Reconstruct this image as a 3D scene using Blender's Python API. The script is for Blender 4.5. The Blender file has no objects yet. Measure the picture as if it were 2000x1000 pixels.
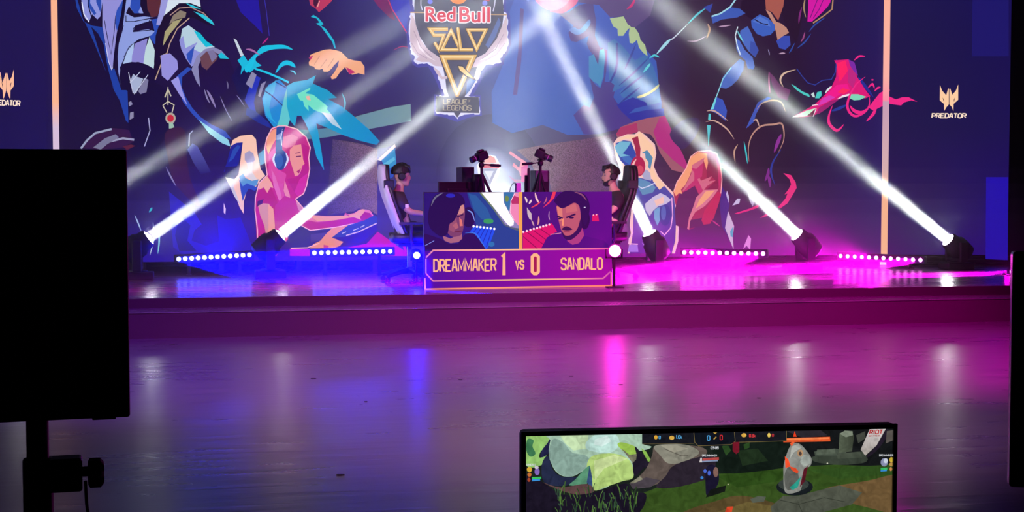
import bpy, bmesh, math, random
from mathutils import Vector, Matrix, geometry
S = bpy.context.scene
R_ = math.radians
# ------------------------------------------------------------------ camera
EYE = 1.512                                    # eye height above the hall floor
HEAD_YAW, PITCH, FPX = R_(11.5), math.atan(141 / 2900), 2900.0
FW = Vector((math.sin(HEAD_YAW) * math.cos(PITCH), math.cos(HEAD_YAW) * math.cos(PITCH), -math.sin(PITCH)))
RT = Vector((math.cos(HEAD_YAW), -math.sin(HEAD_YAW), 0))
UP = RT.cross(FW)
CAM = Vector((0, 0, EYE))
cd = bpy.data.cameras.new('camera'); co = bpy.data.objects.new('camera', cd); S.collection.objects.link(co)
cd.sensor_width = 36; cd.lens = FPX / 2000 * 36; cd.clip_end = 200
co.matrix_world = Matrix(((RT.x, UP.x, -FW.x, 0), (RT.y, UP.y, -FW.y, 0), (RT.z, UP.z, -FW.z, EYE), (0, 0, 0, 1)))
S.camera = co
# ------------------------------------------------------------------ exposure, world, big lights
S.view_settings.view_transform = 'Standard'; S.view_settings.look = 'None'
S.view_settings.exposure = 0; S.view_settings.gamma = 1; S.view_settings.use_curve_mapping = False
S.cycles.volume_bounces = 0
S.cycles.max_bounces = 4; S.cycles.diffuse_bounces = 2; S.cycles.glossy_bounces = 3; S.cycles.use_adaptive_sampling = True; S.cycles.adaptive_threshold = .02; S.cycles.transparent_max_bounces = 24
S.cycles.sample_clamp_indirect = 4
w = bpy.data.worlds.new('world'); S.world = w; w.use_nodes = True
w.node_tree.nodes['Background'].inputs[0].default_value = (.0012, .0005, .002, 1)

def lamp(kind, name, loc, energy, color, target=None, parent=None, **kw):
    l = bpy.data.lights.new(name, kind); l.energy = energy; l.color = color
    for k, v in kw.items(): setattr(l, k, v)
    o = bpy.data.objects.new(name, l); o.location = loc
    if target is not None: o.rotation_euler = (Vector(target) - Vector(loc)).to_track_quat('-Z', 'Y').to_euler()
    S.collection.objects.link(o)
    return o
# unseen spots without fixtures, added to tint and brighten the hall floor
lamp('SPOT', 'hall_fill_light', (7.0, 8.5, 6.5), 9500, (1, 0, .62), (5.3, 13.1, 0), spot_size=R_(62), spot_blend=1, shadow_soft_size=.4)
lamp('SPOT', 'hall_fill_light', (-1.0, 8.5, 6.5), 4600, (.26, 0, 1), (0.6, 13.2, 0), spot_size=R_(62), spot_blend=1, shadow_soft_size=.4)
lamp('SPOT', 'hall_fill_light', (3.0, 4.0, 6.0), 5600, (.92, .36, .8), (2.6, 10.6, 0), spot_size=R_(54), spot_blend=1, shadow_soft_size=.4)

# ------------------------------------------------------------------ pixel rays -> real places
def ray(px, py): return FW * FPX + RT * (px - 1000) + UP * (500 - py)
def on_y(px, py, Y): d = ray(px, py); return CAM + d * (Y / d.y)
def on_z(px, py, z): d = ray(px, py); return CAM + d * ((z - EYE) / d.z)
def on_plane(px, py, p0, n): d = ray(px, py); return CAM + d * ((p0 - CAM).dot(n) / d.dot(n))
def at_depth(px, py, Z): return CAM + ray(px, py) * (Z / FPX)

# ------------------------------------------------------------------ materials
def lin(h):
    c = [int(h[i:i + 2], 16) / 255 for i in (0, 2, 4)]
    return tuple(x / 12.92 if x <= .04045 else ((x + .055) / 1.055) ** 2.4 for x in c)
MATS = {}
def mat(name, col=(.5, .5, .5), rough=.5, metal=0, emit=None, strength=1, spec=.5, bump=0, scale=200, var=.12):
    if name in MATS: return MATS[name]
    m = bpy.data.materials.new(name); m.use_nodes = True; nt = m.node_tree; b = nt.nodes['Principled BSDF']
    b.inputs['Roughness'].default_value = rough; b.inputs['Metallic'].default_value = metal
    b.inputs['Specular IOR Level'].default_value = spec
    b.inputs['Base Color'].default_value = (*col, 1)
    if emit:
        b.inputs['Emission Color'].default_value = (*emit, 1); b.inputs['Emission Strength'].default_value = strength
    else:
        tc = nt.nodes.new('ShaderNodeTexCoord'); nz = nt.nodes.new('ShaderNodeTexNoise'); nz.inputs['Scale'].default_value = scale
        nz.inputs['Detail'].default_value = 3
        nt.links.new(tc.outputs['Object'], nz.inputs['Vector'])
        mx = nt.nodes.new('ShaderNodeMix'); mx.data_type = 'RGBA'
        mx.inputs[6].default_value = (*[c * (1 - var) for c in col], 1); mx.inputs[7].default_value = (*[min(1, c * (1 + var)) for c in col], 1)
        nt.links.new(nz.outputs['Fac'], mx.inputs[0]); nt.links.new(mx.outputs[2], b.inputs['Base Color'])
        if bump:
            bp = nt.nodes.new('ShaderNodeBump'); bp.inputs['Strength'].default_value = bump; bp.inputs['Distance'].default_value = .002
            nt.links.new(nz.outputs['Fac'], bp.inputs['Height']); nt.links.new(bp.outputs[0], b.inputs['Normal'])
    MATS[name] = m
    return m

def floor_mat(name, col, col2, r0, r1, sx, sy, bump, spec):
    """smooth sheet floor scuffed and streaked along the stage"""
    m = bpy.data.materials.new(name); m.use_nodes = True; nt = m.node_tree; b = nt.nodes['Principled BSDF']
    tc = nt.nodes.new('ShaderNodeTexCoord')
    mp = nt.nodes.new('ShaderNodeMapping'); mp.inputs['Scale'].default_value = (sx, sy, 1)
    n1 = nt.nodes.new('ShaderNodeTexNoise'); n1.inputs['Scale'].default_value = 1; n1.inputs['Detail'].default_value = 5; n1.inputs['Distortion'].default_value = .6
    n2 = nt.nodes.new('ShaderNodeTexNoise'); n2.inputs['Scale'].default_value = .7; n2.inputs['Detail'].default_value = 3
    nt.links.new(tc.outputs['Object'], mp.inputs[0]); nt.links.new(mp.outputs[0], n1.inputs['Vector']); nt.links.new(tc.outputs['Object'], n2.inputs['Vector'])
    mx = nt.nodes.new('ShaderNodeMix'); mx.data_type = 'RGBA'; mx.inputs[6].default_value = (*col, 1); mx.inputs[7].default_value = (*col2, 1)
    nt.links.new(n1.outputs['Fac'], mx.inputs[0]); nt.links.new(mx.outputs[2], b.inputs['Base Color'])
    mr = nt.nodes.new('ShaderNodeMapRange'); mr.inputs[1].default_value = .3; mr.inputs[2].default_value = .7; mr.inputs[3].default_value = r0; mr.inputs[4].default_value = r1
    mh = nt.nodes.new('ShaderNodeMath'); mh.operation = 'MULTIPLY_ADD'; mh.inputs[1].default_value = .55
    m2 = nt.nodes.new('ShaderNodeMath'); m2.operation = 'MULTIPLY'; m2.inputs[1].default_value = .45
    nt.links.new(n2.outputs['Fac'], m2.inputs[0]); nt.links.new(n1.outputs['Fac'], mh.inputs[0]); nt.links.new(m2.outputs[0], mh.inputs[2]); nt.links.new(mh.outputs[0], mr.inputs[0]); nt.links.new(mr.outputs[0], b.inputs['Roughness'])
    bp = nt.nodes.new('ShaderNodeBump'); bp.inputs['Strength'].default_value = bump; bp.inputs['Distance'].default_value = .01
    nt.links.new(n1.outputs['Fac'], bp.inputs['Height']); nt.links.new(bp.outputs[0], b.inputs['Normal'])
    b.inputs['Specular IOR Level'].default_value = spec
    return m

def picture_mat(name, strength, pitch=None, mottle=None):
    """self-lit display: the picture is in the mesh's colours; alpha carries a fine pixel grid where it shows"""
    m = bpy.data.materials.new(name); m.use_nodes = True; nt = m.node_tree; b = nt.nodes['Principled BSDF']
    b.inputs['Base Color'].default_value = (.004, .004, .005, 1); b.inputs['Roughness'].default_value = .55; b.inputs['Specular IOR Level'].default_value = .15
    at = nt.nodes.new('ShaderNodeAttribute'); at.attribute_name = 'picture'
    b.inputs['Emission Strength'].default_value = strength
    if pitch:
        tc = nt.nodes.new('ShaderNodeTexCoord'); mp = nt.nodes.new('ShaderNodeMapping'); mp.inputs['Rotation'].default_value = (0, R_(45), 0)
        ck = nt.nodes.new('ShaderNodeTexNoise'); ck.inputs['Scale'].default_value = pitch; ck.inputs['Detail'].default_value = 1
        nt.links.new(tc.outputs['Object'], mp.inputs[0]); nt.links.new(mp.outputs[0], ck.inputs['Vector'])
        mr = nt.nodes.new('ShaderNodeMapRange'); mr.inputs[1].default_value = .35; mr.inputs[2].default_value = .65; mr.inputs[3].default_value = .55; mr.inputs[4].default_value = 1.3
        nt.links.new(ck.outputs['Fac'], mr.inputs[0])
        mx = nt.nodes.new('ShaderNodeMix'); mx.data_type = 'FLOAT'; mx.inputs[3].default_value = 1
        nt.links.new(at.outputs['Alpha'], mx.inputs[0]); nt.links.new(mr.outputs[0], mx.inputs[2])
        vm = nt.nodes.new('ShaderNodeVectorMath'); vm.operation = 'SCALE'
        nt.links.new(at.outputs['Color'], vm.inputs[0]); nt.links.new(mx.outputs[0], vm.inputs['Scale'])
        nt.links.new(vm.outputs[0], b.inputs['Emission Color'])
    elif mottle:                                            # painterly unevenness inside the picture
        tc = nt.nodes.new('ShaderNodeTexCoord'); nz = nt.nodes.new('ShaderNodeTexNoise'); nz.inputs['Scale'].default_value = mottle; nz.inputs['Detail'].default_value = 4; nz.inputs['Distortion'].default_value = 1.2
        mr = nt.nodes.new('ShaderNodeMapRange'); mr.inputs[1].default_value = .3; mr.inputs[2].default_value = .7; mr.inputs[3].default_value = .72; mr.inputs[4].default_value = 1.25
        vm = nt.nodes.new('ShaderNodeVectorMath'); vm.operation = 'SCALE'
        nt.links.new(tc.outputs['Object'], nz.inputs['Vector']); nt.links.new(nz.outputs['Fac'], mr.inputs[0])
        nt.links.new(at.outputs['Color'], vm.inputs[0]); nt.links.new(mr.outputs[0], vm.inputs['Scale']); nt.links.new(vm.outputs[0], b.inputs['Emission Color'])
    else:
        nt.links.new(at.outputs['Color'], b.inputs['Emission Color'])
    dk = nt.nodes.new('ShaderNodeVectorMath'); dk.operation = 'SCALE'; dk.inputs['Scale'].default_value = .04     # faintly tinted pixels
    nt.links.new(at.outputs['Color'], dk.inputs[0]); nt.links.new(dk.outputs[0], b.inputs['Base Color'])
    return m

BLACK = mat('black_plastic', (.012, .012, .014), .45, bump=.15, scale=400)
MATTE = mat('matte_black_metal', (.008, .008, .009), .6)
DARKM = mat('dark_painted_metal', (.02, .02, .022), .4, .3)
RUBBER = mat('black_rubber', (.01, .01, .01), .8)
CLOTH = mat('black_cotton', (.018, .012, .016), .9, bump=.4, scale=900)
DENIM = mat('dark_denim', (.014, .013, .02), .9, bump=.4, scale=900)
SKIN = mat('skin', (.55, .33, .24), .5, var=.06, scale=60)
HAIR = mat('dark_hair', (.012, .009, .008), .5, bump=.6, scale=300)
LEATHER = mat('black_leatherette', (.014, .013, .014), .45, bump=.3, scale=250)
WHITEP = mat('white_plastic', (.75, .75, .78), .4, var=.03)
GREYM = mat('grey_metal', (.22, .23, .25), .35, .6)
CURTAIN = mat('black_curtain', (.012, .009, .014), .95, bump=.5, scale=60)

# ------------------------------------------------------------------ objects
def tag(o, label=None, cat=None, group=None, kind=None):
    if label: o['label'] = label
    if cat: o['category'] = cat
    if group: o['group'] = group
    if kind: o['kind'] = kind
    return o
def thing(name, label, cat, loc=(0, 0, 0), rz=0, group=None):
    o = bpy.data.objects.new(name, None); o.location = loc; o.rotation_euler = (0, 0, rz); o.empty_display_size = .1
    S.collection.objects.link(o)
    return tag(o, label, cat, group)

class MB:
    def __init__(s): s.v, s.f, s.m = [], [], []
    def add(s, vs, fs, M=None, mi=0):
        b = len(s.v); s.v += [(M @ Vector(v)) if M else Vector(v) for v in vs]; s.f += [tuple(b + i for i in f) for f in fs]; s.m += [mi] * len(fs); return s
    def box(s, lo, hi, M=None, mi=0):
        v = [(x, y, z) for x in (lo[0], hi[0]) for y in (lo[1], hi[1]) for z in (lo[2], hi[2])]
        return s.add(v, [(0, 1, 3, 2), (4, 6, 7, 5), (0, 4, 5, 1), (2, 3, 7, 6), (0, 2, 6, 4), (1, 5, 7, 3)], M, mi)
    def rings(s, rs, M=None, cap=True, mi=0):
        n = len(rs[0]); v = [p for r in rs for p in r]; f = []
        for k in range(len(rs) - 1):
            for i in range(n): f.append((k * n + i, k * n + (i + 1) % n, (k + 1) * n + (i + 1) % n, (k + 1) * n + i))
        if cap: f.append(tuple(range(n - 1, -1, -1))); f.append(tuple((len(rs) - 1) * n + i for i in range(n)))
        return s.add(v, f, M, mi)
    def tube(s, pts, r, n=12, M=None, mi=0):
        pts = [Vector(p) for p in pts]; k = len(pts); rr = r if isinstance(r, (list, tuple)) else [r] * k
        rs = []; prev = None
        for i, p in enumerate(pts):
            t = (pts[min(i + 1, k - 1)] - pts[max(i - 1, 0)]).normalized()
            if prev is None:
                a = t.orthogonal().normalized()
            else:
                a = (prev - t * prev.dot(t)).normalized()
            prev = a; b = t.cross(a)
            rs.append([p + (a * math.cos(2 * math.pi * j / n) + b * math.sin(2 * math.pi * j / n)) * rr[i] for j in range(n)])
        return s.rings(rs, M, mi=mi)
    def lathe(s, prof, M=None, n=24, mi=0):
        return s.rings([[(max(r, 1e-4) * math.cos(2 * math.pi * j / n), max(r, 1e-4) * math.sin(2 * math.pi * j / n), z) for j in range(n)] for r, z in prof], M, mi=mi)
    def ball(s, c, r, n=14, M=None, mi=0):
        r = (r, r, r) if not isinstance(r, (tuple, list)) else r
        rs = [[(c[0] + r[0] * math.sin(math.pi * k / n) * math.cos(2 * math.pi * j / (n + 4)), c[1] + r[1] * math.sin(math.pi * k / n) * math.sin(2 * math.pi * j / (n + 4)), c[2] - r[2] * math.cos(math.pi * k / n)) for j in range(n + 4)] for k in range(1, n)]
        return s.rings(rs, M, mi=mi)
    def build(s, name, m, parent=None, bev=0, smooth=False, sub=0, loc=None):
        me = bpy.data.meshes.new(name); me.from_pydata([tuple(v) for v in s.v], [], s.f)
        for x in (m if isinstance(m, list) else [m]): me.materials.append(x)
        for p, i in zip(me.polygons, s.m): p.material_index = i
        bm = bmesh.new(); bm.from_mesh(me); bmesh.ops.recalc_face_normals(bm, faces=bm.faces); bm.to_mesh(me); bm.free()
        if smooth:
            me.shade_smooth()
            if smooth != 'full': me.set_sharp_from_angle(angle=R_(42))
        o = bpy.data.objects.new(name, me); S.collection.objects.link(o)
        if parent: o.parent = parent
        if loc is not None: o.location = loc
        if bev:
            b = o.modifiers.new('bevel', 'BEVEL'); b.width = bev; b.segments = 2; b.limit_method = 'ANGLE'; b.harden_normals = False
        if sub:
            b = o.modifiers.new('subdivision', 'SUBSURF'); b.levels = b.render_levels = sub
        return o
def aim(p, d, up=(0, 0, 1)):
    """matrix whose +Z points along d, placed at p"""
    z = Vector(d).normalized(); x = Vector(up).cross(z)
    x = x.normalized() if x.length > 1e-5 else Vector((1, 0, 0)); y = z.cross(x)
    return Matrix(((x.x, y.x, z.x, p[0]), (x.y, y.y, z.y, p[1]), (x.z, y.z, z.z, p[2]), (0, 0, 0, 1)))

def catmull(pts, closed=True, k=5):
    n = len(pts); out = []
    rng = range(n) if closed else range(n - 1)
    for i in rng:
        if closed: a, b, c, d = (pts[(i + j) % n] for j in (-1, 0, 1, 2))
        else: a, b, c, d = pts[max(i - 1, 0)], pts[i], pts[i + 1], pts[min(i + 2, n - 1)]
        for q in range(k):
            t = q / k
            out.append(tuple(.5 * (2 * b[e] + (c[e] - a[e]) * t + (2 * a[e] - 5 * b[e] + 4 * c[e] - d[e]) * t * t + (3 * b[e] - a[e] - 3 * c[e] + d[e]) * t ** 3) for e in range(len(b))))
    if not closed: out.append(tuple(pts[-1]))
    return out

# ------------------------------------------------------------------ flat pictures: coloured shapes on a display's face
GL = {'A': [[(0, 1), (.38, 0), (.62, 0), (1, 1)], [(.16, .68), (.84, .68)]], 'D': [[(0, 0), (0, 1), (.65, 1), (1, .82), (1, .18), (.65, 0), (0, 0)]],
      'R': [[(0, 1), (0, 0), (.7, 0), (1, .12), (1, .4), (.7, .52), (0, .52)], [(.5, .52), (1, 1)]], 'E': [[(1, 0), (0, 0), (0, 1), (1, 1)], [(0, .5), (.8, .5)]],
      'M': [[(0, 1), (0, 0), (.5, .8), (1, 0), (1, 1)]], 'K': [[(0, 0), (0, 1)], [(1, 0), (.08, .55)], [(.35, .42), (1, 1)]],
      'S': [[(1, .22), (1, .12), (.75, 0), (.25, 0), (0, .12), (0, .36), (.25, .48), (.75, .52), (1, .64), (1, .88), (.75, 1), (.25, 1), (0, .88), (0, .78)]],
      'N': [[(0, 1), (0, 0), (1, 1), (1, 0)]], 'L': [[(0, 0), (0, 1), (1, 1)]], 'O': [[(.3, 0), (.7, 0), (1, .14), (1, .86), (.7, 1), (.3, 1), (0, .86), (0, .14), (.3, 0)]],
      '0': [[(.3, 0), (.7, 0), (1, .1), (1, .9), (.7, 1), (.3, 1), (0, .9), (0, .1), (.3, 0)]], 'V': [[(0, 0), (.5, 1), (1, 0)]], '1': [[(0, .1), (.7, .0), (.7, 1)]],
      'P': [[(0, 1), (0, 0), (.75, 0), (1, .13), (1, .42), (.75, .55), (0, .55)]], 'T': [[(0, 0), (1, 0)], [(.5, 0), (.5, 1)]], 'I': [[(.5, 0), (.5, 1)]],
      'G': [[(1, .2), (.75, 0), (.25, 0), (0, .18), (0, .82), (.25, 1), (.75, 1), (1, .82), (1, .55), (.6, .55)]], 'U': [[(0, 0), (0, .85), (.3, 1), (.7, 1), (1, .85), (1, 0)]],
      'F': [[(0, 1), (0, 0), (1, 0)], [(0, .5), (.8, .5)]], 'H': [[(0, 0), (0, 1)], [(1, 0), (1, 1)], [(0, .5), (1, .5)]], '3': [[(0, 0), (1, 0), (.5, .42), (1, .55), (1, .88), (.7, 1), (0, 1)]],
      '9': [[(1, .5), (0, .5), (0, 0), (1, 0), (1, 1), (0, 1)]], '8': [[(0, 0), (1, 0), (1, 1), (0, 1), (0, 0)], [(0, .5), (1, .5)]], '5': [[(1, 0), (0, 0), (0, .45), (1, .5), (1, 1), (0, 1)]],
      ':': [[(.5, .25), (.5, .35)], [(.5, .7), (.5, .8)]], '.': [[(.5, .92), (.5, 1)]], 'k': [[(0, 0), (0, 1)], [(.9, .4), (.1, .7), (.9, 1)]], ' ': []}
class Art:
    """shapes in picture order, each a hair in front of the last, mapped on the display by place(px, py, lift)"""
    def __init__(s, place, step=.0001): s.place, s.step, s.v, s.f, s.c, s.k = place, step, [], [], [], 0
    def tri(s, pts, tris, cols, a=1):
        s.k += 1; b = len(s.v); L = s.k * s.step
        s.v += [s.place(x, y, L) for x, y in pts]; s.c += [(*c, a) for c in cols]
        s.f += [tuple(b + i for i in t) for t in tris]
    def poly(s, pts, cols, a=1):
        t = geometry.tessellate_polygon([[Vector((x, y, 0)) for x, y in pts]])
        if not isinstance(cols, list): cols = [cols] * len(pts)
        s.tri(pts, t, cols, a)
    def grad(s, pts, c0, c1, axis, a=1):
        q = [p[axis] for p in pts]; lo, hi = min(q), max(q)
        s.poly(pts, [tuple(c0[e] + (c1[e] - c0[e]) * (p[axis] - lo) / (hi - lo + 1e-9) for e in range(3)) for p in pts], a)
    def line(s, pts, wd, col, taper=False, closed=False):
        P = [Vector((x, y)) for x, y in pts]; n = len(P); L, Rr = [], []
        for i in range(n):
            a = (P[i] - P[i - 1]) if (i or closed) else (P[1] - P[0])
            b = (P[(i + 1) % n] - P[i]) if (i < n - 1 or closed) else (P[-1] - P[-2])
            a = a.normalized() if a.length > 1e-6 else b.normalized(); b = b.normalized() if b.length > 1e-6 else a
            na, nb = Vector((-a.y, a.x)), Vector((-b.y, b.x)); mi = na + nb
            mi = mi.normalized() if mi.length > 1e-3 else na
            h = wd / 2 / max(.45, mi.dot(na))
            if taper: h *= .12 + .88 * math.sin(math.pi * (i + .0) / (n - 1))
            L.append(tuple(P[i] + mi * h)); Rr.append(tuple(P[i] - mi * h))
        rng = range(n if closed else n - 1)
        tr = []
        for i in rng: j = (i + 1) % n; tr += [(i, j, n + j), (i, n + j, n + i)]
        s.tri(L + Rr, tr, [col] * (2 * n))
    def text(s, t, x0, y0, x1, y1, wd, col, gap=.28, slope=0, lean=0):
        ws = [.35 if ch in 'I1.:' else 1.25 if ch in 'MW' else .6 if ch == ' ' else 1 for ch in t]
        tot = sum(ws) + gap * (len(t) - 1); u = (x1 - x0) / tot; x = x0
        for ch, q in zip(t, ws):
            for st in GL[ch]:
                pts = [(x + a * q * u + (1 - b) * lean, y0 + b * (y1 - y0) + slope * (x + a * q * u - x0)) for a, b in st]
                cl = st[0] == st[-1]
                s.line(pts[:-1] if cl else pts, wd, col, closed=cl)
            x += (q + gap) * u
    def font(s, t, x0, y0, x1, y1, col, bold=0, slope=0, grow=0):
        cu = bpy.data.curves.new('t', 'FONT'); cu.body = t; cu.offset = bold; cu.space_character = 1.0
        o = bpy.data.objects.new('t', cu); S.collection.objects.link(o); dg = bpy.context.evaluated_depsgraph_get()
        me = bpy.data.meshes.new_from_object(o.evaluated_get(dg)); V = [v.co.copy() for v in me.vertices]
        me.calc_loop_triangles(); tr = [tuple(q.vertices) for q in me.loop_triangles]
        bpy.data.objects.remove(o); bpy.data.curves.remove(cu); bpy.data.meshes.remove(me)
        ax, bx = min(v.x for v in V), max(v.x for v in V); ay, by = min(v.y for v in V), max(v.y for v in V)
        x0 -= grow; y0 -= grow; x1 += grow; y1 += grow
        s.tri([(x0 + (v.x - ax) / (bx - ax) * (x1 - x0), y1 - (v.y - ay) / (by - ay) * (y1 - y0) + slope * (v.x - ax) / (bx - ax) * (x1 - x0)) for v in V], tr, [col] * len(V))
    def grid(s, xs, ys, rows):
        pts = [(x, y) for y in ys for x in xs]; cols = [lin(c) for r in rows for c in r.split()]
        n = len(xs); tr = []
        for j in range(len(ys) - 1):
            for i in range(n - 1): a = j * n + i; tr += [(a, a + 1, a + n + 1), (a, a + n + 1, a + n)]
        s.tri(pts, tr, cols)
    def disc(s, cx, cy, rx, ry, col, rot=0, n=20):
        c, d = math.cos(rot), math.sin(rot)
        s.poly([(cx + rx * math.cos(t) * c - ry * math.sin(t) * d, cy + rx * math.cos(t) * d + ry * math.sin(t) * c) for t in (2 * math.pi * i / n for i in range(n))], col)
    def draw(s, src):
        for ln in src.strip().splitlines():
            ln = ln.split('#')[0].strip()
            if not ln: continue
            t = ln.split(); k = t[0]
            if k in 'lt':
                pts = [tuple(map(float, p.split(','))) for p in t[3:]]
                if k == 't' or len(pts) > 3: pts = catmull(pts, False, 4) if k == 't' else pts
                s.line(pts, float(t[1]), lin(t[2]), taper=k == 't')
            elif k == 'e':
                a = [float(q) for p in t[2:] for q in p.split(',')]; s.disc(a[0], a[1], a[2], a[3], lin(t[1]), R_(a[4]) if len(a) > 4 else 0)
            elif k in ('gv', 'gh', 'mv', 'mh'):
                pts = [tuple(map(float, p.split(','))) for p in t[3:]]
                s.grad(pts, lin(t[1]), lin(t[2]), 1 if k[1] == 'v' else 0, 0 if k[0] == 'm' else 1)
            else:
                pts = [tuple(map(float, p.split(','))) for p in t[2:]]
                if k == 's': pts = catmull(pts, True, 4)
                s.poly(pts, lin(t[1]))
    def build(s, name, m, parent=None, label=None):
        me = bpy.data.meshes.new(name); me.from_pydata([tuple(v) for v in s.v], [], s.f); me.materials.append(m)
        at = me.color_attributes.new('picture', 'FLOAT_COLOR', 'POINT')
        at.data.foreach_set('color', [x for c in s.c for x in c])
        if s.f:
            # keep every face turned to the viewer
            bm = bmesh.new(); bm.from_mesh(me); bm.normal_update()
            fl = [f for f in bm.faces if f.normal.dot(f.calc_center_median() - CAM) > 0]
            bmesh.ops.reverse_faces(bm, faces=fl); bm.to_mesh(me); bm.free()
        o = bpy.data.objects.new(name, me); S.collection.objects.link(o)
        if parent: o.parent = parent
        if label: o['label'] = label
        return o
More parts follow.
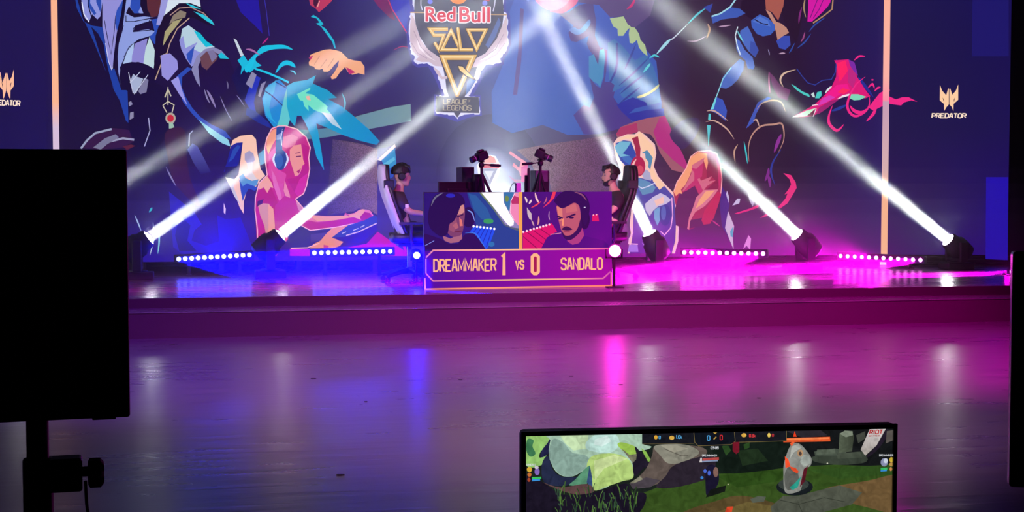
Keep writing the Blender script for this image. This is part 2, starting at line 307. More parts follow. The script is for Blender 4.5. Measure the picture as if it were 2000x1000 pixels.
# ------------------------------------------------------------------ the pictures (shapes in the photograph's own pixel units, put on the real display planes)
WALL_ART = '''
# ---- left: folded pale cloth and angular plates
p 1f3f9a 148,-40 140,-40 160,30 163,42 180,50 200,53 206,86 214,128 222,130 232,160 237,176 249,176 251,240 246,236 234,197 222,175 205,135 184,84 166,44 150,16
p 190e2e 178,52 192,66 203,88 208,120 213,142 222,174 210,148 196,108 186,76
p 8f95da 156,-40 200,-40 200,4 196,32 190,38 180,28 174,42 166,36 160,14
p 2b4cab 170,-40 178,-40 176,6 188,26 184,30 172,12
p 2b4cab 186,-40 196,-40 198,12 196,24 188,4
l 2 151028 172,-30 172,10 178,30 190,46
l 2 e4e8f8 160,4 164,28 174,43
p 9390d4 200,-40 250,-40 246,0 236,12 228,30 232,50 226,90 222,130 218,136 212,118 206,84 200,52
p 2e50b4 228,20 242,-4 240,22 234,48 228,60 224,40
l 1.3 181030 204,40 210,74 217,106 222,70 226,30
l 1.3 d4d4f4 206,84 212,120 218,136 222,128
p 120a26 246,-40 262,-40 254,16 242,34 233,62 226,108 224,132 220,136 222,110 228,64 236,30
p 8d9cde 252,-40 330,-40 320,16 300,34 290,34 262,38 246,42 240,52 244,20
p 2c4db0 262,-40 280,-40 276,10 270,24 280,30 262,26 254,14
p 190e24 276,-40 330,-40 312,22 300,34 282,32 262,34 246,26 252,12 262,26 280,26 274,10
p 5a2a2c 284,-40 324,-40 318,14 306,32 296,34 288,18
p 3a7fb0 314,-40 332,-40 322,4 314,10
p 8e9edc 240,58 246,30 258,34 292,33 296,40 282,44 264,50 260,62 290,57 302,61 298,70 272,76 255,90 245,108 236,128 233,150 236,168 231,140 230,110 232,85
l 1.5 171028 246,30 246,42 262,42 282,38 294,36 290,44 268,50 260,56 260,62
l 1.5 171028 260,62 282,60 300,58 304,62 296,70 270,78 252,92 242,112
p abc2e8 240,125 248,102 256,90 262,84 260,108 257,121
p 8c86cc 257,121 258,108 264,85 288,75 284,100 280,124 270,122
p bfd8d8 280,124 284,96 292,72 298,86 304,104 300,134 290,128
p 2c4db0 296,38 310,36 316,58 308,92 300,84 292,72 302,62
p 170c28 234,130 250,123 270,121 286,126 300,136 303,160 322,172 334,206 330,262 300,300 270,330 250,300 252,180 238,170
p a7b2cc 260,144 268,150 280,154 266,182 260,182 254,160
p 7d7a98 282,152 290,156 286,180 274,184 270,178
l 1.4 c8cce0 251,141 260,182
l 1.4 c8cce0 274,140 254,162
l 1.4 c8cce0 289,146 262,184
p 8c88a4 251,200 256,197 259,204 252,208
p 8c88a4 254,220 261,218 261,230 253,234
p 1a0d20 304,70 312,44 322,22 338,10 370,6 395,16 410,34 419,50 404,48 376,34 362,40 348,56 330,80 326,106 318,108 308,150 302,158 301,120
p d8e4ec 324,-40 384,-40 392,14 372,6 350,6 326,26 318,32 320,6
p 9a9ad8 305,48 311,22 322,-40 336,-40 326,10 322,26 312,50
p a8a070 322,84 318,90 322,62 338,42 356,36 344,52 332,66
p 8a7c68 338,30 352,20 364,24 362,34 344,38 330,48
l 2 c0a088 303,156 316,122 314,110 326,104 331,86 346,56 370,35
l 2 b08a80 332,30 350,16 372,14 398,26 418,48
p 2cc5d8 361,5 378,11 393,18 376,15
p 2cc5d8 378,22 398,29 414,40 419,50 402,40
p b6d0da 352,78 356,56 368,49 384,61 396,78 408,86 420,92 402,96 388,112 378,129 366,110 354,92
p 8f92d2 350,78 354,96 364,116 374,130 384,124 394,104 378,96 386,82 362,94 358,70
p 2e4fb0 364,106 380,90 373,126 366,116
p 18bcd2 378,59 390,64 403,80 397,84 388,76
p 18bcd2 391,79 400,78 416,89 402,92
p 201030 384,130 410,128 424,116 448,115 462,150 482,182 476,214 470,232 442,282 420,242 395,192
p 8886ac 374,136 384,110 400,96 416,92 432,98 446,114 438,113 424,104 408,100 395,110 387,130 391,170 384,160
p 6a4444 391,112 404,100 416,98 426,108 424,116 412,128 404,137 394,130
p 7c7496 404,100 416,98 425,110 414,122 408,106
p 18bcd2 426,108 432,102 448,115 430,114
t 3 8d86a8 399,174 404,190 410,202
t 5 8d7ea4 404,176 412,190 422,212
t 2 8d86a8 430,188 440,212 453,236
t 2 8d86a8 462,186 470,196 478,208
t 3 6a6480 443,158 445,166 445,174
p 9690d6 314,108 332,104 346,118 348,134 336,148 328,158 316,148
p 2b4bac 344,150 366,131 375,134 356,150 355,170 363,190 375,210 391,228 411,242 440,256 452,272 430,266 400,247 376,223 358,200 349,176
p 9a96dc 334,158 348,149 357,180 366,206 350,184
p 8fd0d4 388,234 420,256 446,273 450,286 434,280 408,260
# ---- ornament
l 2 c8c0a0 328,170 328,205
l 2.5 c8c0a0 322,190 328,174 334,188
l 2 c8c0a0 318,206 328,198 340,205 336,220
l 2 c8c0a0 318,206 326,220
e b0a890 333,231 10,11
e c82828 333,231 6.5,7
p 9cbfa0 330,241 338,241 341,250 330,251
# ---- dim shapes below
s 3a1628 322,262 345,248 362,258 364,300 372,350 392,404 360,380 338,350 328,310
p 35183a 158,289 186,262 220,250 252,254 258,270 262,276 240,288 200,292
l 4 98a0b8 158,290 170,274 186,260 218,252
l 4 9a9ab4 196,290 212,277 240,270 262,273
p 77758e 182,288 205,270 226,262 232,268 206,284 196,292
p 5a2028 240,286 256,282 264,285 248,293
l 2 a8a8c8 290,230 293,255 282,286
l 2 b0aeca 377,255 370,262 369,286
gv 585aa0 241a4a 366,292 376,280 386,286 400,312 412,336 392,340 378,318
t 3 8a84a4 324,326 334,346 344,364
gv 241c90 2a18b8 330,374 352,392 380,415 394,438 380,450 374,470 402,480 432,470 442,482 442,500 360,500 338,482 334,430
p 1c1070 350,420 372,440 366,470 384,490 350,490 342,460
gv 221580 2c1ad0 424,420 440,428 470,425 500,500 430,500
t 4 30b8b0 291,415 295,409 297,405
t 2.5 a8c0d8 263,420 270,436 276,452
t 3 c8e0f0 299,434 300,466 293,498
t 3 8ad4dc 310,438 311,470 308,496
# ---- centre: dark figure bulk, blue wedge, crimson folds
p 241a96 446,-40 500,-40 506,10 513,66 498,50 470,24
l 1.3 3a34a4 512,-30 520,20 526,70
gh 882262 6a2258 700,-40 752,-40 764,18 772,40 760,34 740,14
p 3a3ab4 752,-40 812,-40 800,80 786,50 766,18
l 2 d0306a 750,-20 766,18 786,50 798,70
p bc3a58 596,-40 652,-40 648,2 634,15 623,24 616,16 606,10
p 451a34 614,-40 626,-40 622,4 616,16 612,8
l 2 f0a098 620,14 624,2
p 1fb4cc 607,33 612,29 622,35 632,47 627,50 636,56 645,68 653,80 656,95 653,94 649,82 638,67 627,52 617,46 624,44 618,36
t 2 b0306c 768,98 784,91 800,93
p f2aa78 605,108 613,104 634,97 645,96 656,98 666,101 680,115 692,118 705,120 712,130 712,146 700,143 688,146 679,140 674,131 664,141 656,153 648,155 646,150 654,140 660,127 662,118 652,130 641,140 632,140 630,134 624,136 616,135 613,130 604,128 603,122 607,114
p c02a62 603,112 612,108 606,118
p c02a62 676,131 688,137 694,142 682,145
l 1.3 cc8458 624,110 614,126
l 1.3 cc8458 638,116 626,132
l 1.3 cc8458 652,114 640,132
p 46306a 652,128 662,118 660,130 648,146 638,148 642,142
# ---- cyan energy gauntlet (abstract)
p 14103a 452,150 466,128 490,128 520,140 556,158 562,166 548,202 540,246 530,252 504,232 480,200 468,190
p 1e30ac 478,196 490,160 500,148 509,152 501,178 496,200 502,228 488,214
p 8a86a0 480,164 492,140 501,146 492,173
p 8a86a0 504,187 510,164 520,158 512,178 508,190
p 1a86c4 512,192 524,166 545,155 560,170 556,200 545,240 536,250 518,226
p 28a8cc 513,196 519,172 540,156 536,178 530,190 526,210 531,230 542,244 520,226
l 2 0e1a60 515,176 530,186 552,206
l 2 0e1a60 538,160 558,171
p 1b2b80 482,210 500,218 524,238 532,252 505,240 480,224
l 4 18c3dc 498,134 522,142 550,154 564,161
p c8d4dc 456,75 462,78 478,112 470,110
p 18b8d4 464,118 476,107 484,120 497,106 500,120 511,128 500,132 488,142 480,130 470,146 472,130
s 18c0da 478,132 492,116 510,92 532,88 556,88 572,97 556,95 530,97 512,104 500,113 492,132 482,142
s 18c0da 538,142 546,126 558,118 572,122 577,132 562,127 550,131 542,140
t 3 60c8d8 566,138 574,140 578,146
t 4 a86aa0 480,96 492,98 508,108
t 3 b02878 512,86 518,80 524,73
gh 3f7a84 7c9a98 560,252 600,254 640,250 700,226 760,210 802,203 803,236 758,245 700,256 640,268 600,272
p 5fc6c0 546,232 556,186 562,166 567,200 569,225 562,247 540,248
gh 14a2be 1488b4 560,168 574,160 600,156 617,147 611,163 640,176 658,191 640,193 668,208 690,226 720,252 742,276 735,283 700,274 668,263 640,250 618,241 622,260 628,296 633,333 618,306 608,266 596,240 588,226 580,226 576,247 567,236 560,205
p 72e0b8 580,184 606,171 606,175 596,182 612,185 628,198 640,208 639,214 646,222 640,226 612,214 602,205 603,217 594,207 592,197 586,196
p b2ccd0 628,219 646,222 668,253 648,242
p f0b498 597,188 604,187 607,196 600,195
t 3 3f9fb8 668,182 674,200 671,222
# ---- big central torso, right of the emblem
gv 4258b6 385aa8 985,120 996,20 1020,-40 1160,-40 1192,30 1226,55 1256,90 1282,120 1286,160 1292,200 1292,230 1252,233 1230,240 1200,252 1160,262 1110,264 1060,244 1000,260 962,240 960,180
p 4e3a80 1016,16 1023,18 1018,120 1010,185 1002,185 1012,100
p 50407e 1090,26 1110,24 1130,10 1158,4 1164,40 1162,70 1172,95 1171,132 1160,110 1150,96 1146,85 1150,70 1126,82 1115,80 1110,64 1120,50
s 4c66ba 1112,58 1121,53 1133,57 1150,38 1153,47 1141,62 1128,68 1117,64
p 4a3c82 1140,262 1120,225 1140,205 1152,210 1160,190 1152,152 1165,168 1173,172 1180,150 1180,120 1172,92 1186,98 1184,140 1181,160 1196,160 1216,150 1202,172 1198,190 1209,206 1238,242 1200,254 1170,262
p 3f84b4 1150,110 1160,106 1170,133 1170,152 1172,166 1160,160 1150,150
p 3f84b4 1171,98 1180,95 1182,112 1178,150 1172,171 1165,160
p 3c6ca8 1187,84 1200,76 1216,90 1240,118 1262,106 1276,130 1286,160 1290,200 1266,206 1240,196 1215,190 1210,180 1226,165 1196,180 1200,166 1190,158 1188,120
l 4 2f3c8c 1205,84 1206,120 1202,140 1192,160
t 4 2f3c8c 1242,86 1232,110 1220,136
t 4 2f3c8c 1268,112 1240,140 1208,168
t 4 2f3c8c 1258,146 1236,162 1210,184
t 4 2f3c8c 1250,170 1230,186 1210,202
p acc08e 1191,36 1218,32 1224,44 1232,52 1224,60 1217,70 1207,70 1206,56 1198,52
p acc08e 1230,52 1240,54 1248,66 1251,78 1260,88 1265,110 1256,103 1248,93 1244,78 1236,85 1230,84 1228,66
s b6be86 1244,189 1268,179 1286,165 1285,172 1268,184 1252,191
p 2d3396 1204,205 1218,198 1236,190 1262,200 1264,206 1240,212 1228,222 1262,215 1296,212 1298,228 1265,231 1240,239 1228,231 1214,218
s e05a92 1036,-40 1042,-6 1060,15 1084,23 1098,24 1114,16 1128,2 1134,-40
s cc3274 1074,22 1092,18 1110,4 1118,-20 1132,-20 1128,4 1112,19 1096,26
p 5a4478 1128,4 1160,-40 1290,-40 1270,30 1240,54 1226,48 1218,30 1192,34 1170,10
t 5 c82c70 1224,18 1234,10 1242,-6
# ---- forearm
p 9c5a68 1203,262 1212,248 1244,236 1268,230 1298,226 1312,256 1332,302 1352,342 1312,332 1290,300 1278,272 1270,262 1245,258 1206,270
p b0327a 1276,258 1288,230 1299,226 1308,246 1318,270 1334,302 1350,340 1314,312 1286,284
p aa3862 1203,262 1212,249 1244,240 1246,257 1215,268
s 3a2252 1308,262 1325,241 1346,230 1366,234 1362,260 1338,290 1322,284
# ---- right: angular blue plates with cyan rims (abstract)
p 2a1630 1456,-40 1494,-40 1498,22 1512,50 1500,40 1484,28 1468,38 1454,28 1446,18
p 2a1630 1534,-40 1572,-40 1568,30 1556,84 1545,70 1532,42 1524,20
p a85a50 1492,-40 1536,-40 1530,12 1520,40 1508,24 1496,18
p c08878 1495,18 1505,24 1516,42 1526,46 1536,54 1541,64 1530,70 1519,80 1515,60 1509,44
p 3f5ab2 1389,32 1405,27 1425,14 1445,17 1456,26 1440,34 1410,38 1392,46
p 3444a0 1374,14 1392,7 1387,25
l 3 9fd4e4 1390,32 1406,27 1426,14 1440,-6
t 4 58c4d4 1378,16 1362,28 1344,46
t 2.5 c8d0e0 1344,46 1318,72 1306,80
t 6 a0d8e4 1310,76 1300,86 1282,106
t 4 50c8d0 1288,112 1278,108 1268,114
t 5 68d0d8 1270,124 1264,132 1256,142
t 4 c09078 1382,46 1386,58 1380,76
t 3 b898b4 1404,52 1414,51 1428,49
t 2.5 b898b4 1342,80 1360,80 1380,70
p 4a68be 1446,60 1460,51 1467,64 1475,84 1482,98 1475,112 1462,100 1450,82 1445,70
p 3a4ea6 1466,80 1475,84 1482,98 1475,112 1464,102
p 4f6ec4 1437,74 1445,80 1455,98 1470,112 1474,130 1471,136 1460,133 1456,118 1444,108 1438,95
l 2 d8e8f0 1441,52 1436,70 1440,90 1446,107
t 3 70d0dc 1440,60 1446,72 1452,82
p 3f60bc 1467,40 1484,28 1500,35 1513,48 1514,58 1505,68 1490,71 1478,66 1468,52
p 5476cc 1470,42 1484,32 1500,40 1505,52 1488,48
l 2 201838 1474,38 1488,46 1500,48
p 3a4cae 1516,80 1530,70 1542,70 1544,88 1534,97 1522,94
p 4c6abc 1427,132 1445,115 1454,120 1452,136 1441,156 1428,168 1418,173 1405,171 1412,150
l 2 8ad4e0 1428,132 1412,154 1402,182 1396,196
p 3c54b4 1386,216 1400,190 1412,195 1420,216 1417,236 1400,222
p 70d4dc 1388,214 1396,193 1400,190 1394,213
t 3 d0a898 1380,217 1396,217 1422,236
t 3 d0a898 1378,238 1396,236 1420,252 1434,272
p 58c8d0 1384,222 1388,222 1388,234 1383,234
p 58c8d0 1381,244 1388,245 1384,286 1382,262
p 3f56b4 1457,251 1470,222 1480,200 1500,189 1506,192 1488,202 1477,222 1472,238 1462,247
t 3 c09888 1478,214 1488,202 1508,196 1526,200 1534,218
t 3 d0a898 1471,236 1478,234 1483,248
t 3.5 c09080 1463,316 1462,286 1470,262 1488,246 1512,243 1526,241 1531,256 1530,276 1520,298
t 7 8c3492 1512,298 1520,276 1526,262
t 4 2e3a94 1526,292 1512,312 1506,330 1508,346 1514,362
t 6 7c2c86 1494,354 1500,340 1501,328
t 6 7c2c86 1504,366 1503,352 1500,342
t 3 40c0c8 1453,276 1457,298 1460,320
t 3 c8a088 1441,282 1434,296 1436,318
t 2 c08880 1408,326 1420,332 1432,340
p 6c2464 1502,140 1512,150 1525,168 1544,176 1538,196 1520,190 1508,166
t 3 c06a9c 1502,140 1502,160 1504,182
t 4 d8b8a0 1530,170 1524,156 1532,143 1554,136
p 48c8c0 1545,164 1553,168 1566,178 1580,184 1582,190 1570,185 1556,176
l 1.8 2f3f98 1556,134 1566,148 1578,162 1592,166 1606,157 1624,155 1632,140 1634,116
p c8dcd8 1584,184 1589,180 1592,190 1588,190
p 48c8c0 1596,180 1604,178 1605,186 1600,192 1592,192
t 4 e0e4ec 1612,182 1618,174 1626,168
p d41ca2 1578,-40 1630,-40 1622,4 1616,14 1600,30 1586,42 1577,42 1579,10
l 1.5 6a1a78 1600,-10 1590,16 1582,36
l 1.5 6a1a78 1612,-10 1600,18 1588,36
l 2.5 b08866 1630,-30 1625,18 1610,30 1588,45
t 3 a88a6c 1574,-10 1570,14 1574,34
t 4 7c2c74 1566,14 1562,30 1560,46
t 3 2f4a9c 1612,34 1592,48 1580,62
t 3 2f4a9c 1584,66 1572,82 1556,95
t 3 9a4a80 1572,62 1569,74 1564,82
t 3 2f4a9c 1552,84 1546,96 1541,104
t 3 b898b4 1521,105 1528,104 1534,104
t 2 9088b0 1500,96 1502,102 1503,108
# ---- magenta burst
p de1c78 1629,118 1657,116 1668,122 1674,150 1690,175 1700,188 1690,192 1666,189 1655,185 1640,193 1620,208 1600,221 1585,227 1575,228 1547,229 1565,219 1590,205 1606,190 1616,180 1624,170 1633,150 1634,126
p ff2468 1634,124 1651,118 1656,138 1640,160 1636,140
p c02880 1656,138 1668,125 1673,150 1666,173 1656,160
p f21c8c 1612,186 1634,166 1655,164 1660,176 1645,182 1620,196
p d83cb4 1606,192 1620,186 1632,190 1614,200 1596,208
p a02070 1594,222 1600,210 1622,197 1640,193 1615,212 1600,222
p ff2a60 1636,180 1646,172 1660,176 1648,184
p 7c2ca4 1657,116 1669,122 1676,148 1668,140 1660,128
t 6 2a2c94 1676,150 1688,166 1706,190
t 6 2c3a94 1624,217 1638,212 1656,204
p c4ecd0 1547,229 1575,216 1594,211 1575,227
p 5a1038 1576,226 1594,212 1590,226
l 1.6 f0e0ec 1594,212 1588,228
l 1.6 f4e4ec 1586,206 1598,204
p f4e4f0 1634,194 1646,186 1664,182 1658,187
p 80d8b8 1660,184 1676,184 1692,189 1680,195 1668,196 1659,192
t 5 f02a86 1690,150 1672,165 1660,186 1655,206 1660,220 1672,227 1690,218 1698,204 1698,188
t 7 f02a86 1660,206 1668,216 1682,220 1694,212
t 6 f02a86 1626,206 1619,226 1620,242 1632,254 1640,252 1648,243
t 6 f02a86 1712,206 1706,222 1692,237
t 4 f02a86 1668,118 1678,110 1690,110
t 4 f02a86 1695,172 1704,164 1708,173
t 4 f02a86 1708,178 1714,172 1720,170
e f02a86 1704,156 2.5,1.5
p f02a86 1696,210 1710,192 1718,182 1732,174 1734,205 1722,208 1706,216
# ---- seated gamer drawn in pinks, left, and her pale chair
p f8c49e 449,290 455,273 470,265 492,263 500,272 503,300 509,330 518,343 508,352 500,365 490,360 482,372 476,395 476,418 468,405 462,388 450,366 440,346 458,350 466,340 470,310 474,279 462,280
p 1c2080 451,285 462,279 474,278 470,300 465,324 455,325 437,336 444,314
p 27489c 455,292 464,283 470,286 462,298 456,310 446,318
p 1a0e3c 440,326 464,325 462,346 440,344
p cbc2ba 440,346 458,350 456,365 462,380 470,402 458,384 448,362
p a59bad 478,300 487,294 495,300 498,312 494,318 482,318 478,312
p ded2c4 482,318 494,316 492,335 502,350 492,352 480,345 474,335 484,330
p 5a95b8 467,345 475,339 480,348 492,353 505,350 502,362 490,366 484,361 475,370 470,360
p 28489c 467,350 474,364 482,358 503,366 498,373 486,368 480,378 474,393 470,372
p 2f809e 505,301 516,291 519,318 508,323
p f0d0d0 437,396 441,408 440,419 437,415
p c4246e 517,290 522,266 531,251 544,246 560,246 580,252 598,268 606,288 603,310 606,330 600,360 594,377 578,389 592,406 608,424 632,436 590,446 556,470 540,500 503,500 498,405 500,380 508,358 522,342 520,312
p f09a6e 520,288 522,268 532,254 541,250 540,270 531,285 524,302
p d84a8c 525,300 539,285 541,330 560,340 553,365 557,392 546,396 536,360 524,340
p e06ca0 530,330 538,345 548,375 552,395 544,390 534,362
p c22a6a 553,290 568,284 574,312 578,342 560,347 554,320
p d8507e 552,268 570,262 582,268 576,284 560,290 551,286
p ea937e 566,292 574,284 588,282 590,296 592,312 595,320 590,324 588,333 584,342 576,344 572,330 566,312
p b81c68 590,280 605,288 603,310 605,330 596,370 580,386 572,370 560,350 580,346 590,332 595,319
p d02884 585,350 601,338 595,372 582,385 575,375
p e88a90 556,352 566,380 568,402 560,392 554,372
l 2 6a2048 578,306 588,305
l 1.5 8a3050 577,300 587,297
p ac1c4c 579,335 588,329 584,339
p 2b4888 540,250 546,244 558,246 553,262 551,285 552,296 538,296 539,268
p 8f9cc4 540,264 549,260 548,272 540,273
l 1.5 d8d8f0 552,252 549,268 550,284
l 3 26366e 556,247 552,256
e 26437e 548,312 14,20
e 35609c 545,314 8,14
t 4 dcdcf0 538,299 534,312 540,328
t 4 dcdcf0 558,298 562,312 555,328
p f0a482 505,360 516,350 522,344 530,356 534,367 528,366 522,377 515,366 505,371
p b81d5c 500,392 505,372 516,367 522,378 530,366 540,390 544,400 545,420 536,418 528,398 510,398 502,406
p 481442 503,393 515,389 512,398 502,404
p c8206e 500,405 507,404 514,430 518,460 526,500 505,500 503,450
p d8937e 504,402 514,397 526,398 530,420 526,470 526,500 522,470 516,440 508,420
p f0a078 524,398 534,408 537,440 536,480 530,500 524,470
p c22678 537,402 556,382 575,390 592,412 602,430 580,450 556,474 538,478
p d888a0 578,392 592,408 600,424 590,420 582,408
gv 2a2462 2a2090 560,455 590,440 606,450 648,446 636,462 622,474 600,483 568,484
p 4a3a8c 607,458 640,454 630,470 607,472
p e8788c 584,430 596,422 610,420 640,422 672,421 674,417 682,418 692,416 701,410 713,407 724,412 730,422 726,428 716,432 708,436 690,436 672,438 640,447 606,450 590,440
p f0a27a 606,422 640,423 672,422 692,418 702,410 714,408 708,420 704,430 690,424 680,428 655,430 640,432 620,432
p c02072 588,440 600,430 620,434 656,430 690,424 712,432 690,437 655,443 606,450
p b02062 703,424 712,414 722,416 729,424 716,430 706,431
l 1.8 ffc0cc 584,438 606,450 655,444 690,437 712,433
l 2.5 c84a70 674,416 682,422
gv cc1480 c010c0 566,486 600,486 650,489 716,476 740,450 772,436 800,500 566,500
p f0926e 648,446 690,438 676,450 654,464 662,470 671,472 664,480 650,486 630,488 604,487 612,477 626,470 636,458
p c83a70 632,478 642,480 640,487 632,487
p 2b4090 648,464 680,440 712,430 732,420 738,424 738,434 700,456 672,463
p 2a1a80 648,464 680,462 738,436 738,450 704,475 670,472
l 2 e8c0c0 676,460 700,453 736,436
l 1.5 d8d0e0 690,450 700,446
l 1.5 d8d0e0 668,456 676,453
l 1.5 d8d0e0 704,444 712,440
l 2 ffb8c4 568,485 600,484 624,475
l 2 f8b4b4 522,342 518,312 517,290 521,270 531,251 545,246 558,246 580,252 598,268 606,288 603,308 605,330 599,362 593,378 577,389
l 2 f8b4b4 577,389 591,405 608,426
l 2 f8b4b4 522,342 506,358 499,386 498,410 503,450 503,498
# ---- the dim screens the two drawn gamers look at
mh 44384e 846468 650,272 684,277 710,282 737,291 737,420 724,411 700,407 690,413 640,420 640,380
p 3c306e 737,291 772,284 775,320 750,340 760,380 770,440 790,490 737,452
p 3a92b8 743,310 771,288 774,318 764,345 752,326
p 62b8cc 746,322 770,306 772,312 748,330
p f8dccc 737,312 771,281 773,287 744,314
p 2a50a0 752,336 770,322 768,345 758,352
gh 4f4668 5a4a70 1000,292 1012,290 1032,304 1038,330 1042,380 1028,380 1030,340
mh 86666a 5c3e66 1009,293 1060,283 1140,272 1200,261 1206,300 1206,330 1200,380 1078,380 1070,335 1044,335 1036,316
p f08c9e 996,295 1015,308 1023,313 1031,320 1031,340 1016,344 1014,335 1001,324 1003,318 1014,328 1017,316 994,300
p d84a92 1018,326 1031,321 1031,340 1028,356 1018,356
p a8628a 992,342 1004,350 1018,351 1018,356 1006,356
# ---- seated gamer drawn in blues, right
p f3c4bc 1198,280 1206,269 1225,262 1240,262 1248,256 1258,262 1268,271 1279,282 1282,300 1277,325 1286,345 1301,362 1317,378 1323,392 1325,430 1325,470 1318,495 1226,495 1232,455 1230,440 1236,380 1215,340 1203,310
gv 3c4f9e 5a2a9a 1240,345 1262,350 1284,350 1300,366 1316,384 1321,420 1319,470 1312,495 1230,495 1236,455 1238,390
p 2f4aa2 1202,280 1218,274 1232,276 1242,300 1242,345 1228,330 1212,314 1206,300
p 70b4cc 1200,286 1212,276 1233,277 1224,291 1216,300 1230,304 1212,307 1204,297
p 3c6cb4 1214,306 1228,304 1236,312 1230,322 1218,314
p f8caa6 1204,274 1225,264 1242,265 1250,257 1262,270 1275,284 1279,300 1274,325 1283,345 1298,362 1288,371 1276,355 1268,335 1272,310 1262,296 1256,300 1250,284 1238,272 1222,271
p 4f88aa 1254,298 1264,293 1275,308 1270,332 1262,320 1260,300
p a8a8c6 1262,330 1270,338 1272,353 1258,350 1254,341
p 5a8eb4 1248,348 1268,355 1281,366 1275,376 1255,381 1246,366
p a02a46 1234,270 1246,266 1251,290 1250,310 1243,310 1240,286
e b0224a 1246,325 14.5,20
e d04a5c 1250,332 7,9
t 4.5 f4b8b0 1243,310 1236,324 1240,340
t 5 f4c0a8 1256,306 1264,318 1262,332
l 2 d0d4ec 1238,356 1244,362 1254,368 1266,364 1280,357
p c8c0da 1260,398 1275,385 1290,377 1301,382 1311,391 1300,399 1286,403 1276,411 1269,422 1261,411
p f4c4b4 1278,392 1296,384 1297,396 1282,402
p 6aa2cc 1278,410 1288,404 1291,425 1284,441 1278,427
e 2e3a90 1299,420 11,21
e 4664b0 1296,416 5,14
l 2 f0b4e0 1317,380 1323,420 1325,450 1323,474 1317,492
l 2 f0b4e0 1312,386 1314,420 1310,445 1298,459 1290,452
l 2 f4b4e0 1231,444 1236,455 1229,466 1228,476 1246,477
p 9a78dc 1229,478 1245,478 1247,492 1226,492
t 5 b894e8 1254,474 1266,486 1278,487 1289,479
# ---- crimson high-backed chair
p a82e50 1315,374 1320,360 1340,330 1350,306 1362,296 1385,294 1400,300 1407,320 1411,350 1409,380 1401,400 1395,425 1386,437 1374,437 1346,449 1343,446 1328,428 1318,395
p 5a2252 1326,380 1345,370 1356,362 1366,382 1378,372 1364,396 1352,416 1348,430 1374,425 1374,440 1340,448 1320,440 1318,410
p 8c2446 1382,299 1398,304 1405,330 1406,350 1402,374 1376,374 1398,353 1390,345 1380,352 1380,330
p c42c60 1399,306 1406,322 1408,350 1404,372 1403,345
p f2a074 1315,374 1322,356 1340,330 1348,308 1364,297 1380,300 1383,318 1380,332 1374,312 1366,326 1352,330 1346,346 1338,362 1330,370 1333,379 1326,377 1320,383
p cf6a80 1352,322 1364,315 1376,308 1372,325 1366,346 1369,353 1391,344 1384,354 1398,352 1380,364 1374,373 1366,381 1362,362 1356,358 1345,368 1332,374 1340,360 1350,340
p c03468 1350,328 1360,330 1374,317 1371,345 1362,350 1373,372 1366,383 1358,362 1340,373 1334,375 1345,362 1356,352 1356,338
p d8788a 1360,385 1376,371 1403,370 1392,386 1376,403 1358,414 1348,432 1346,449 1342,447 1346,424 1354,404
p f2a678 1378,374 1396,372 1386,384 1372,398 1358,408 1366,390
p c02a4e 1402,374 1409,378 1403,400 1396,420 1387,437 1374,439 1370,430 1376,411 1390,391
l 1.8 f8b0b0 1316,374 1322,356 1340,329 1349,306 1362,296 1385,294 1400,300 1407,320 1410,350 1408,378
t 3 c03a80 1390,430 1398,436 1406,442
p 33247c 1410,364 1420,380 1425,400 1419,430 1417,446 1426,470 1410,442 1406,404
p c0b8da 1420,372 1424,385 1423,397 1418,379
p c4c0dc 1430,402 1440,388 1446,388 1444,397
p c8b4d2 1422,412 1434,442 1431,462 1433,488 1424,466 1416,445
p 40a4c4 1426,452 1432,442 1431,463 1427,462
p d48cd2 1455,476 1462,459 1467,466 1465,488 1458,480 1451,488
p b8b4cc 1460,366 1466,380 1473,396 1470,404 1463,390
p e8307c 1530,338 1545,342 1554,356 1556,367 1548,381 1538,397 1524,407 1519,405 1534,388 1538,378 1532,380 1540,370 1545,360 1542,350
p e02c74 1434,417 1465,407 1485,398 1480,406 1462,412 1440,418
p e02c74 1484,426 1500,415 1512,408 1506,420
'''
